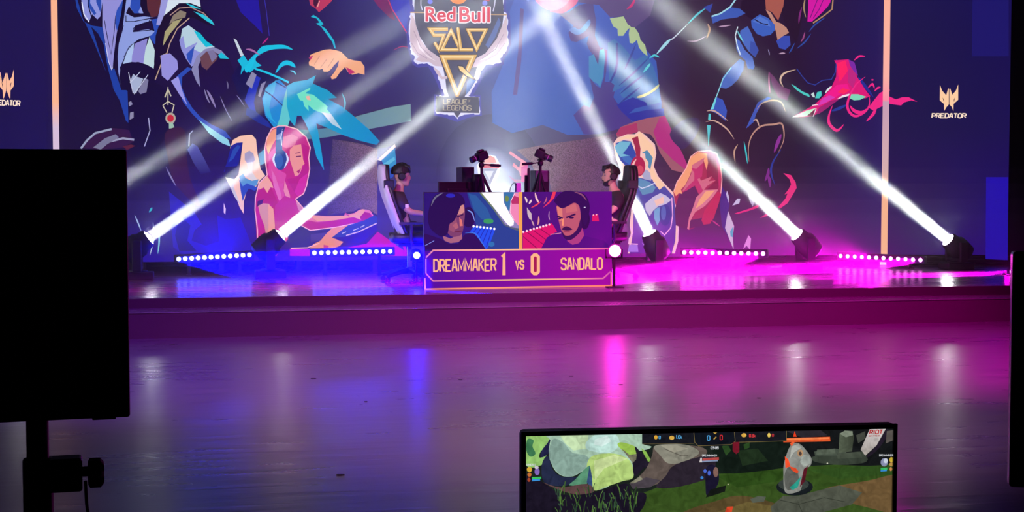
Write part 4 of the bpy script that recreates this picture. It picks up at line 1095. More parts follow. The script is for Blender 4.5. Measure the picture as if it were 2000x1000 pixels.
def moving_head(px, py, tx, ty, Y, label, energy, spread, lean=-.15):
    p = on_y(px, py, Y); q = on_y(tx, ty, Y + lean); d = (q - p).normalized()
    c = p - d * .17                                        # pivot
    root = thing('moving_head_light', label, 'stage light', (c.x, c.y, ST), 0, 'beam lights along the back of the stage')
    o = Vector((c.x, c.y, ST)); hz = c.z - ST
    MB().box((-.19, -.16, 0), (.19, .16, .09)).build('base', MATTE, root, bev=.012)
    side = Vector((-d.y, d.x, 0)); side = side.normalized() if side.length > .05 else Vector((1, 0, 0))
    if abs(d.x) > .3: side = Vector((0, 1, 0))
    y = MB(); ang = math.atan2(side.y, side.x); M = Matrix.Rotation(ang, 4, 'Z')
    y.lathe([(0, .085), (.12, .085), (.12, .11), (0, .11)], n=24)
    y.box((-.2, -.05, .105), (.2, .05, .15), M)
    for s in (-1, 1): y.box((s * .2 - .03, -.055, .105), (s * .2 + .03, .055, hz + .07), M)
    y.build('yoke', MATTE, root, bev=.015)
    H = Matrix.Translation((0, 0, hz)) @ aim((0, 0, 0), d)
    MB().lathe([(.0, -.22), (.09, -.215), (.14, -.18), (.155, -.05), (.15, .03), (.125, .06), (.115, .15), (.098, .168), (.094, .168), (.09, .14), (.0, .14)], H, 32).build('head', MATTE, root, smooth=True)
    MB().lathe([(.0, .196), (.03, .193), (.06, .183), (.08, .166), (.089, .145), (.085, .138), (0, .138)], H, 28).build('lens', L_WHITE, root, smooth=True)
    l = lamp('AREA', 'beam', p + d * .032, energy, (.93, .95, 1), p + d * 5, shape='DISK', size=.145, spread=R_(spread * 1.5))
    l.parent = root; l.matrix_parent_inverse = Matrix.Translation(-o)
    l2 = lamp('AREA', 'spill', p + d * .034, energy * .13, (.88, .9, 1), p + d * 5, shape='DISK', size=.14, spread=R_(spread * 5))
    l2.parent = root; l2.matrix_parent_inverse = Matrix.Translation(-o)
YB = 18.55
EB = 120
moving_head(38, 465, 480, 215, YB, 'beam light behind the large black screen at the far left, beam rising right', EB * .45, 3.0)
moving_head(291, 464, 640, 218, YB, 'leftmost visible beam light beside the black screen, white beam rising right', EB * .5, 2.4)
moving_head(548, 459, 860, 200, YB, 'beam light in front of the pink drawn gamer, beam rising right', EB * 1.0, 2.3)
moving_head(1268, 455, 1105, 120, YB, 'beam light in front of the blue drawn gamer, steep beam rising left', EB * 1.05, 2.9)
moving_head(1556, 458, 1330, 240, YB, 'beam light between the crimson chair and the right seam, beam rising left', EB * 1.1, 2.9)
moving_head(1851, 468, 1560, 228, YB, 'rightmost beam light in front of the dark right wing, beam rising left', EB * 1.0, 3.1)

def led_bar(a, za, b, zb, n, lens, color, label, aims, e):
    pa, pb = on_z(a[0], a[1], za), on_z(b[0], b[1], zb); d = pb - pa; L = d.length
    mid = (pa + pb) / 2
    root = thing('led_bar_light', label, 'stage light', (mid.x, mid.y, ST), 0, 'LED bars along the back of the stage')
    M = aim((0, 0, mid.z - ST), d)                          # +Z along the bar
    X = M.to_3x3() @ Vector((0, 1, 0))
    f = Vector((-mid.x, -mid.y, 0)).normalized(); dn = d.normalized()
    f = (f - dn * f.dot(dn)).normalized(); u = dn.cross(f) if dn.cross(f).z > 0 else f.cross(dn)
    B = Matrix(((dn.x, f.x, u.x, 0), (dn.y, f.y, u.y, 0), (dn.z, f.z, u.z, mid.z - ST), (0, 0, 0, 1)))
    MB().box((-L / 2 - .06, -.09, -.055), (L / 2 + .06, -.012, .055), B).build('housing', DARKM, root, bev=.008)
    for s in (-1, 1):
        fx = B @ Vector((s * L * .36, -.05, 0))
        MB().box((fx.x - .03, fx.y - .07, 0), (fx.x + .03, fx.y + .07, .02)).box((fx.x - .02, fx.y - .012, .01), (fx.x + .02, fx.y + .012, fx.z - .03)).build('foot', DARKM, root, bev=.004)
    for i in range(n):
        c = B @ Vector((-L / 2 + L * i / (n - 1), -.012, 0))
        MB().lathe([(0, .012), (.02, .009), (.028, 0), (0, -.002)], aim(c, f), 14).build('lens', lens, root, smooth=True)
    for (tx, ty, tY, en, sp, at) in aims:
        p = pa + d * at + f * .06; q = on_y(tx, ty, tY)
        if at == .5:
            l = lamp('AREA', 'wash', p, en * e * .0008, color, q, shape='RECTANGLE', size=L, size_y=.05, spread=R_(150))
            z = -(q - p).normalized(); x = (dn - z * dn.dot(z)).normalized(); y = z.cross(x)
            l.matrix_world = Matrix(((x.x, y.x, z.x, p.x), (x.y, y.y, z.y, p.y), (x.z, y.z, z.z, p.z), (0, 0, 0, 1)))
        else:
            l = lamp('SPOT', 'wash', p, en * e, color, q, spot_size=R_(sp), spot_blend=.5, shadow_soft_size=.04)
        l.parent = root; l.matrix_parent_inverse = Matrix.Translation(-root.location)
BLU, MAG = (0, 0, 1), (1, 0, .78)
led_bar((349, 506), .57, (487, 498), .615, 12, L_BLUE, BLU, 'outer blue LED bar near the black screen on the left', [(600, 535, 17.6, 260, 16, 0), (400, 530, 17.4, 1.2, 60, .5), (420, 430, 19.0, .07, 165, .6)], 5000)
led_bar((614, 494), .64, (762, 491), .655, 12, L_BLUE, BLU, 'inner blue LED bar left of the desk, under the pink drawn gamer', [(830, 535, 17.4, 260, 20, 0), (700, 530, 17.2, 1.4, 60, .5), (700, 420, 19.0, .07, 165, .6)], 5000)
led_bar((1336, 493), .6, (1490, 495.6), .6, 12, L_PINK, MAG, 'inner pink LED bar right of the desk, under the crimson drawn chair', [(1235, 562, 17.0, 45, 13, 1), (1420, 540, 16.8, 1.2, 60, .5), (1330, 600, 19.0, .2, 165, .4)], 5000)
led_bar((1641, 500), .5, (1797, 508), .48, 12, L_PINK, MAG, 'outer pink LED bar under the right seam of the video wall', [(1500, 540, 18.0, 55, 8, 1), (1720, 540, 17.4, .8, 60, .5), (1620, 600, 19.0, .15, 165, .4)], 5000)

def par(px, py, Y, lens, color, e, halo, label, lr, tgt, sz=70):
    p = on_y(px, py, Y); root = thing('par_light', label, 'stage light', (p.x, p.y, ST))
    d = (tgt - p).normalized(); H = Matrix.Translation((0, 0, p.z - ST)) @ aim((0, 0, 0), d)
    MB().lathe([(0, -.16), (.05, -.16), (.07, -.12), (lr + .012, -.06), (lr + .012, 0), (lr + .002, 0), (lr, -.02), (0, -.02)], H, 24).build('can', MATTE, root, smooth=True)
    MB().lathe([(0, .004), (lr * .7, 0), (lr, -.012), (0, -.016)], H, 24).build('lens', lens, root, smooth=True)
    b = MB(); hz = p.z - ST
    b.box((-.09, -.07, 0), (.09, .07, .012)); b.box((-.012, .02, .01), (.012, .05, hz - lr)); b.box((-lr - .03, .02, hz - lr - .02), (lr + .03, .05, hz - lr))
    for s in (-1, 1): b.box((s * (lr + .024) - .006, .02, hz - lr - .01), (s * (lr + .024) + .006, .05, hz + .02))
    b.build('bracket', MATTE, root)
    l = lamp('SPOT', 'wash', p + d * .03, e, color, tgt, spot_size=R_(sz), spot_blend=1, shadow_soft_size=lr * .6)
    l.parent = root; l.matrix_parent_inverse = Matrix.Translation(-root.location)
    l = lamp('POINT', 'glow', p + d * .06, halo, color, None, shadow_soft_size=lr * .8)
    l.parent = root; l.matrix_parent_inverse = Matrix.Translation(-root.location)
par(1201, 490, 15.98, L_HOT, (1, 0, .6), 6, 10, 'glaring magenta spotlight at the right edge of the desk screen', .066, CAM + Vector((0, 0, -.2)))
par(814, 499, 17.2, L_BLUE, (0, 0, 1), 5, 8, 'small blue spotlight beside the left edge of the desk screen', .04, Vector((2.2, 13, .4)))
lamp('SPOT', 'player_fill_light', (-3.0, 9.0, 4.5), 2600, (1, .9, .85), on_y(780, 400, 17.4), spot_size=R_(9), spot_blend=.6, shadow_soft_size=.15)  # unseen fill added to brighten the left chair and player
lamp('SPOT', 'player_fill_light', (1.5, 10.0, 4.0), 1700, (1, .88, .8), on_y(1185, 370, 17.4), spot_size=R_(8), spot_blend=.6, shadow_soft_size=.15)  # unseen fill added to brighten the right player
par(1975, 531, 17.2, L_PINK, (1, 0, .78), 120000, 3, 'small pink spotlight at the far right, half behind the black screen edge', .035, on_y(1700, 549, 17.0), 7)
# white uplight behind the desk
p = on_y(985, 470, 18.6); up = thing('uplight', 'white floor light hidden behind the desk, throwing haze glow upward', 'stage light', (p.x, p.y, ST))
MB().lathe([(0, 0), (.14, 0), (.14, .16), (.12, .16), (.11, .1), (0, .1)], None, 24).build('can', MATTE, up, smooth=True)
MB().lathe([(0, .11), (.1, .108), (.1, .1), (0, .1)], None, 24).build('lens', lens_mat('lit_soft_lens', (.8, .9, 1), 5), up)
for en, sp, tg in ((3600, 80, (0, -.3, 3)), (11000, 28, (.05, -.2, 3)), (5000, 22, (-.7, -.2, 3))):
    l = lamp('SPOT', 'wash', (p.x, p.y, ST + .18), en, (.78, .88, 1), Vector((p.x, p.y, ST)) + Vector(tg), spot_size=R_(sp), spot_blend=.9, shadow_soft_size=.08)
    l.parent = up; l.matrix_parent_inverse = Matrix.Translation(-up.location)

# ------------------------------------------------------------------ desk with its LED front
PY = 16.12
xl, xr = on_y(829, 560, PY).x, on_y(1195, 560, PY).x
zt = on_y(1012, 375, PY).z
dk = thing('desk_screen', 'low LED screen standing at the stage edge, showing two players and the score', 'LED screen', ((xl + xr) / 2, PY, ST))
W = (xr - xl) / 2; Hh = zt - ST
MB().box((-W, .012, .004), (W, .1, Hh)).build('cabinet', MATTE, dk, bev=.006)
DS = picture_mat('desk_picture', .98)
FP = Vector((0, PY, 0))
def dpl(off): return placer(FP + nM * off, nM)
a = Art(dpl(0)); a.draw(DESK_PHOTOS)
A2 = Art(dpl(.02)); A2.draw(DESK_BAR)
OR, HOTO = lin('f0907c'), lin('ffc070')
local(a.build('player_photos', DS, label='two dim close-ups of headset-wearing players on the desk screen'), dk)
def glowline(pts, wd, cols):
    A2.line(pts, wd, OR); nn = len(pts)
    k = len(A2.c) - 2 * nn
    for i in range(nn):
        for q in (k + i, k + nn + i): A2.c[q] = (*lin(cols[i]), 1)
glowline([(832, 503), (846, 489), (1000, 487.5), (1195, 485.5)], 3, ['d070b0', 'e890a0', 'ffc890', 'e850a0'])
glowline([(832, 534), (846, 549), (1005, 546.5), (1178, 543.5), (1193, 530)], 2.8, ['d060b0', 'e080a0', 'ffc880', 'e070a0', 'd050b0'])
glowline([(829.8, 543), (830.6, 565), (1000, 561.5), (1194, 558), (1194, 532)], 3, ['e070a0', 'ff9060', 'ff9a78', 'ff8068', 'ff60b0'])
CR = lin('ffb884')
A2.text('DREAMMAKER', 847.5, 507.5, 968.5, 530, 3.1, CR, gap=.36, slope=-.012)
A2.text('1', 980.5, 498, 986, 537.5, 6, CR)
A2.text('VS', 1007.5, 509, 1022.5, 525, 3.2, CR, gap=.4)
A2.poly([(1042, 500), (1050, 500), (1050, 532), (1042, 532)], lin('a0184c'))
A2.text('0', 1039.5, 498, 1051.5, 534.5, 6, CR)
A2.text('SANDALO', 1096.5, 505, 1176, 526.5, 3.2, CR, gap=.36, slope=-.012)
local(A2.build('score_bar', DS, label='purple score bar with orange names and numbers'), dk)

TY0, TY1 = PY + .22, PY + 1.12
tl, tr_ = on_y(843, 450, 16.8).x, on_y(1170, 450, 16.8).x
tb = thing('gaming_table', 'long dark table behind the desk screen holding monitors and cameras', 'table', ((tl + tr_) / 2, (TY0 + TY1) / 2, ST))
TW, TD, TH = (tr_ - tl) / 2, (TY1 - TY0) / 2, .74
MB().box((-TW, -TD, TH - .035), (TW, TD, TH)).build('tabletop', mat('dark_laminate', (.025, .022, .025), .35), tb, bev=.004)
for sx in (-1, 1):
    for sy in (-1, 1):
        MB().box((sx * (TW - .1) - .025, sy * (TD - .08) - .025, 0), (sx * (TW - .1) + .025, sy * (TD - .08) + .025, TH - .035)).build('leg', DARKM, tb, bev=.004)
TZ = ST + TH + .001
def put(px, Y): q = on_y(px, 400, Y); return (q.x, Y, TZ)

def desk_monitor(name, label, px, Y, rz, top, wd, ht):
    """monitor on a column stand, screen facing local -Y... back to local +Y"""
    m = thing(name, label, 'monitor', put(px, Y), rz, 'monitors on the gaming table')
    z1 = top - TZ
    MB().box((-wd / 2, -.012, z1 - ht), (wd / 2, .018, z1)).box((-wd * .3, .015, z1 - ht * .8), (wd * .3, .05, z1 - ht * .25)).build('casing', BLACK, m, bev=.008)
    MB().box((-wd / 2 + .012, -.0135, z1 - ht + .02), (wd / 2 - .012, -.011, z1 - .012)).build('display', mat('lit_game_display', (.1, .1, .1), .3, emit=(.35, .45, .7), strength=.8), m)
    MB().tube([(0, .03, .0), (0, .03, z1 - ht * .5)], .022, 14).build('column', DARKM, m, smooth=True)
    MB().box((-.12, -.1, 0), (.12, .12, .012)).build('foot', DARKM, m, bev=.005)
    return m
zpx = lambda y, px, Y: on_y(px, y, Y).z
desk_monitor('monitor', 'wide black monitor seen from behind at the left end of the table', 890, 16.75, R_(180 + 28), zpx(355, 890, 16.75), .5, .31)
desk_monitor('monitor', 'black monitor seen almost edge-on beside the right camera tripod', 1033, 16.75, R_(78), zpx(329, 1033, 16.75), .5, .31)

def tower(px0, px1, ytop, Y, dep, label, grey=False):
    a_, b_ = on_y(px0, 360, Y).x, on_y(px1, 360, Y).x; h = on_y(px0, ytop, Y).z - TZ; ww = b_ - a_
    t = thing('computer_tower', label, 'computer', ((a_ + b_) / 2, Y + dep / 2, TZ), 0, 'computer towers on the gaming table')
    MB().box((-ww / 2, -dep / 2, .012), (ww / 2, dep / 2, h)).build('case', BLACK if not grey else mat('charcoal_plastic', (.035, .035, .042), .4), t, bev=.006)
    MB().box((-ww / 2 + .012, -dep / 2 - .004, .06), (ww / 2 - .012, -dep / 2 + .002, h - (.012 if not grey else .1))).build('side_panel', mat('smoked_panel', (.03, .03, .035), .2), t, bev=.002)
    if grey: MB().box((-ww / 2 + .008, -dep / 2 - .006, h - .13), (ww / 2 - .02, -dep / 2 + .01, h - .005)).build('vent_panel', GREYM, t, bev=.004)
    for sx in (-1, 1): MB().box((sx * ww * .38 - .015, -dep * .4, 0), (sx * ww * .38 + .015, dep * .4, .014)).build('foot', RUBBER, t)
    return t
tower(902, 926.5, 326, 16.95, .4, 'tall dark computer case left of the left camera tripod')
tower(1045, 1073, 333, 16.9, .36, 'computer case with a pale grey upper panel behind the right camera tripod', True)
# upright loudspeaker with a curved front
q = put(933, 16.8); sp = thing('loudspeaker', 'narrow curved black loudspeaker beside the left tripod', 'speaker', q)
hs = zpx(340, 933, 16.8) - TZ
MB().rings([[(x * .055, y * .075, z) for x, y in ((-1, 1), (-1, -.2), (-.75, -.7), (-.2, -1), (.4, -.95), (.9, -.5), (1, 1))] for z in (0, hs * .9, hs)]).build('cabinet', BLACK, sp, bev=.008)
MB().rings([[(x * .05 + .002, y * .078 - .002, z) for x, y in ((-.9, -.2), (-.7, -.7), (-.2, -1), (.4, -.95), (.85, -.5), (.5, 0))] for z in (.05, hs * .88)]).build('grille', CLOTH, sp)
# white adapter with a looping cable
q = put(1012, 16.62); ad = thing('power_adapter', 'small white box with a looping black cable, between the two tripods', 'adapter', q)
zt2 = zpx(357, 1012, 16.62) - TZ
MB().box((-.03, -.04, zt2 - .16), (.03, .04, zt2)).build('body', WHITEP, ad, bev=.01)
MB().box((-.025, -.035, 0), (.025, .035, zt2 - .155)).build('riser', BLACK, ad, bev=.004)
MB().tube(catmull([(-.02, -.03, zt2 - .03), (-.06, -.05, zt2 + .0), (-.1, -.05, zt2 - .06), (-.11, -.04, zt2 - .18), (-.1, 0, 0.01)], False, 6), .004, 8).build('cable', RUBBER, ad, smooth=True)

def cam_on_tripod(px, Y, cpx, cpy, look, hand, label_t, label_c):
    q = Vector(put(px, Y)); t = thing('camera_tripod', label_t, 'tripod', q, 0, 'camera tripods on the gaming table')
    c = on_y(cpx, cpy, Y); zt_ = c.z - TZ - .055; cx_ = c.x - q.x
    MB().tube([(cx_ * .9, 0, zt_ - .2), (cx_ * .96, 0, zt_ - .06)], .016, 12).build('column', MATTE, t, smooth=True)
    top = Vector((cx_ * .9, 0, zt_ - .15))
    for k, (fx, fy) in enumerate(((-.02, -.18), (.2, .02), (-.12, .17))):
        f = Vector((fx, fy, .006)); mid_ = top.lerp(f, .52)
        lg = MB(); lg.tube([top, mid_], .017, 12); lg.tube([mid_, f], .012, 12)
        o_ = lg.build('leg', MATTE, t, smooth=True)
        MB().ball(f + Vector((0, 0, .006)), .016, 8).build('rubber_foot', RUBBER, o_, smooth=True)
        MB().ball(mid_, .026, 8).build('leg_lock', RUBBER, o_, smooth=True)
    h_ = MB(); h_.ball((cx_ * .97, 0, zt_ - .05), .034, 10); h_.box((cx_ - .03, -.03, zt_ - .02), (cx_ + .03, .03, zt_)); h_.build('pan_head', MATTE, t, smooth=True)
    MB().tube([(cx_, 0, zt_ - .04), (cx_ + hand * .09, -.02, zt_ - .05), (cx_ + hand * .11, -.02, zt_ - .052), (cx_ + hand * .22, -.03, zt_ - .06)], [.007, .007, .017, .015], 12).build('pan_handle', RUBBER, t, smooth=True)
    ang = math.atan2(look[1], look[0])
    k = thing('video_camera', label_c, 'camera', (c.x, c.y, c.z - .055), 0, 'cameras on the tripods')
    M = Matrix.Translation((0, 0, .055)) @ Matrix.Rotation(ang, 4, 'Z') @ Matrix.Rotation(R_(look[2]), 4, 'Y')
    MB().box((-.06, -.065, -.05), (.05, .065, .042), M).build('body', BLACK, k, bev=.012)
    MB().box((-.045, -.03, .04), (.035, .03, .068), M).build('viewfinder', BLACK, k, bev=.012)
    MB().box((-.05, .045, -.05), (.075, .075, .035), M).build('grip', RUBBER, k, bev=.014)
    LM = M @ aim((.045, 0, 0), (1, 0, 0))
    MB().lathe([(0, 0), (.034, 0), (.036, .05), (.033, .055), (.038, .06), (.038, .1), (.034, .102), (.031, .096), (0, .09)], LM, 22).build('lens', BLACK, k, smooth=True)
    MB().lathe([(.0365, .045), (.0385, .046), (.0385, .052), (.0365, .053)], LM, 22).build('lens_ring', mat('bright_ring', (.5, .45, .45), .3), k, smooth=True)
    MB().box((-.02, -.02, -.056), (.02, .02, -.045)).build('mount_plate', DARKM, k, loc=(0, 0, .055))
    return t
cam_on_tripod(950, 16.55, 940, 304, (-1, -.35, 22), 1, 'left camera tripod with a handle pointing right', 'left camera, lens tilted down to the left')
cam_on_tripod(1046, 16.5, 1056, 301, (1, -.3, 25), -1, 'right camera tripod with a handle pointing left', 'right camera, lens tilted down to the right')
# ------------------------------------------------------------------ gaming chairs and players
def gaming_chair(px, Y, rz, label, shell, turn):
    q = on_y(px, 500, Y); t = thing('gaming_chair', label, 'chair', (q.x, Y, ST), rz, 'gaming chairs at the table ends')
    b = MB()
    for k in range(5):
        a = R_(turn + 72 * k); c, s = math.cos(a), math.sin(a)
        b.tube([(0, 0, .13), (c * .12, s * .12, .125), (c * .25, s * .25, .1), (c * .36, s * .36, .075)], [.035, .032, .026, .02], 10)
    b.lathe([(0, .09), (.045, .09), (.045, .17), (0, .17)], n=18)
    b.build('star_base', LEATHER, t, smooth=True)
    for k in range(5):
        a = R_(turn + 72 * k); c, s = math.cos(a) * .36, math.sin(a) * .36
        m = MB()
        for e in (-1, 1):
            M = Matrix.Translation((c, s, .032)) @ Matrix.Rotation(a + .6, 4, 'Z')
            m.lathe([(0, -.012), (.026, -.012), (.031, -.006), (.031, .006), (.026, .012), (0, .012)], M @ Matrix.Translation((0, e * .017, 0)) @ Matrix.Rotation(R_(90), 4, 'X'), 16)
        m.tube([(c, s, .03), (c, s, .08)], .012, 8); m.build('caster', RUBBER, t, smooth=True)
    MB().tube([(0, 0, .15), (0, 0, .44)], .03, 16).build('gas_lift', GREYM, t, smooth=True)
    MB().box((-.15, -.12, .42), (.15, .12, .46)).build('seat_plate', DARKM, t, bev=.01)
    # seat: bucket with raised sides
    rs = []
    for x, z, w_ in ((-.24, .47, .2), (-.18, .46, .25), (0, .46, .26), (.18, .46, .26), (.26, .46, .24), (.29, .45, .21)):
        rs.append([(x, y * w_, z + dz) for y, dz in ((-1, .0), (-1, .09), (-.85, .13), (-.6, .085), (0, .07), (.6, .085), (.85, .13), (1, .09), (1, 0), (0, -.01))])
    MB().rings(rs).build('seat', LEATHER, t, smooth='full', sub=1)
    # back: wing-sided race shell, front cushion darker than the shell
    prof = [(.47, -.07, .2), (.62, -.14, .235), (.8, -.205, .25), (.98, -.272, .27), (1.08, -.303, .265), (1.18, -.328, .2), (1.28, -.336, .175), (1.36, -.33, .15), (1.39, -.325, .1)]
    rs, r2 = [], []
    for z, x, w_ in prof:
        rs.append([(x + .05, 0, z), (x + .055, -.5 * w_, z), (x + .085, -.86 * w_, z), (x + .075, -w_, z), (x + .03, -w_ * 1.0, z), (x + .0, -.6 * w_, z), (x - .01, 0, z), (x + .0, .6 * w_, z), (x + .03, w_, z), (x + .075, w_, z), (x + .085, .86 * w_, z), (x + .055, .5 * w_, z)])
        r2.append([(x - .002, 0, z), (x + .004, -.6 * w_, z), (x + .036, -w_ * 1.02, z), (x + .03, -w_ * 1.06, z), (x - .022, -w_ * 1.02, z), (x - .035, -.6 * w_, z), (x - .04, 0, z), (x - .035, .6 * w_, z), (x - .022, w_ * 1.02, z), (x + .03, w_ * 1.06, z), (x + .036, w_ * 1.02, z), (x + .004, .6 * w_, z)])
    MB().rings(rs).build('backrest', LEATHER, t, smooth='full', sub=1)
    MB().rings(r2).build('back_shell', shell, t, smooth='full', sub=1, )
    for s in (-1, 1):
        MB().rings([[(-.33 + .02 + dx, s * .2 + dy, z) for dx, dy in ((-.02, -.035), (.1, -.03), (.1, .05), (-.02, .06))] for z in (1.1, 1.2)]).build('harness_slot', MATTE, t, bev=.01)
        MB().tube([(.0, s * .29, .44), (-.02, s * .31, .5), (-.02, s * .31, .68)], .018, 12).box((-.16, s * .31 - .04, .68), (.12, s * .31 + .04, .71)).build('armrest', LEATHER, t, smooth=True)
    return t
SHELL_W = mat('white_chair_shell', (.62, .62, .68), .4, var=.03)
CLY, CRY = 17.5, 17.5
gaming_chair(800, CLY, 0, 'gaming chair with a white edge on its back, left of the table', SHELL_W, 145)
gaming_chair(1184, CRY, R_(180), 'all black gaming chair right of the table', LEATHER, 160)

def skin_mesh(nodes, edges, root, sub=2):
    names = list(nodes); me = bpy.data.meshes.new('sk')
    me.from_pydata([nodes[k][0] for k in names], [(names.index(a), names.index(b)) for a, b in edges], [])
    o = bpy.data.objects.new('sk', me); S.collection.objects.link(o)
    m = o.modifiers.new('s', 'SKIN'); m.use_smooth_shade = True
    if not me.skin_vertices: me.skin_vertices.new()
    for i, k in enumerate(names):
        r = nodes[k][1]; r = r if isinstance(r, tuple) else (r, r)
        me.skin_vertices[0].data[i].radius = r; me.skin_vertices[0].data[i].use_root = (k == root)
    s_ = o.modifiers.new('b', 'SUBSURF'); s_.levels = s_.render_levels = sub
    dg = bpy.context.evaluated_depsgraph_get(); ev = o.evaluated_get(dg); q = ev.to_mesh()
    V = [v.co.copy() for v in q.vertices]; F = [tuple(p.vertices) for p in q.polygons]
    ev.to_mesh_clear(); bpy.data.objects.remove(o); bpy.data.meshes.remove(me)
    return V, F

def head_part(mb, c, tilt=0):
    rows = [(-.118, .07, .03, .022), (-.108, .088, .0, .04), (-.085, .092, -.035, .053), (-.06, .09, -.06, .06), (-.035, .089, -.078, .066), (-.01, .088, -.088, .07), (.015, .084, -.095, .073), (.035, .088, -.099, .075), (.06, .087, -.1, .075), (.085, .074, -.096, .07), (.105, .05, -.08, .056), (.118, .022, -.05, .034), (.122, .0, -.02, .012)]
    n = 28; rs = []
    for z, xf, xb, hw in rows:
        r = []
        for i in range(n):
            a = 2 * math.pi * i / n; ca, sa = math.cos(a), math.sin(a); e = .85
            x = (xf + xb) / 2 + (xf - xb) / 2 * math.copysign(abs(ca) ** e, ca); y = hw * math.copysign(abs(sa) ** e, sa)
            da = min(a, 2 * math.pi - a)
            if z < .03 and z > -.045: x += (.03 if z > -.03 else .016) * math.exp(-(da / .2) ** 2) * (1 - abs(z + .02) / .06 if z > -.02 else 1)   # nose
            if abs(z - .015) < .01: x -= .008 * math.exp(-((da - .42) / .18) ** 2)                                        # eye sockets
            if abs(z + .06) < .012: x += .004 * math.exp(-(da / .3) ** 2)                                                  # lips
            r.append((x, y, z))
        rs.append(r)
    M = Matrix.Translation(c) @ Matrix.Rotation(R_(tilt), 4, 'Y')
    mb.rings(rs, M)
    for s in (-1, 1): mb.ball((-.012, s * .076, -.005), (.02, .01, .032), 8, M)
    return M

def hand(mb, w, d, side, up=Vector((0, 0, 1))):
    """palm, four curled fingers and a thumb, wrist at w, pointing along d"""
    d = Vector(d).normalized(); lat = up.cross(d).normalized()
    nodes = {'w': (w, (.022, .016)), 'p': (w + d * .045, (.03, .015)), 'q': (w + d * .075, (.036, .013))}
    V, F = skin_mesh(nodes, [('w', 'p'), ('p', 'q')], 'w', 1); mb.add(V, F)
    for k, (off, L) in enumerate(((-.03, .066), (-.01, .075), (.01, .07), (.028, .056))):
        b = w + d * .082 + lat * off
        N = {'a': (b - d * .02, .0095), 'b': (b + d * L * .45 + up * .004, .009), 'c': (b + d * L * .8 - up * .012, .008), 'e': (b + d * L * .95 - up * .03, .0065)}
        V, F = skin_mesh(N, [('a', 'b'), ('b', 'c'), ('c', 'e')], 'a', 1); mb.add(V, F)
    b = w + d * .03 + lat * side * .024
    N = {'a': (b, .011), 'b': (b + d * .03 + lat * side * .022 - up * .006, .01), 'c': (b + d * .055 + lat * side * .03 - up * .014, .0085)}
    V, F = skin_mesh(N, [('a', 'b'), ('b', 'c')], 'a', 1); mb.add(V, F)

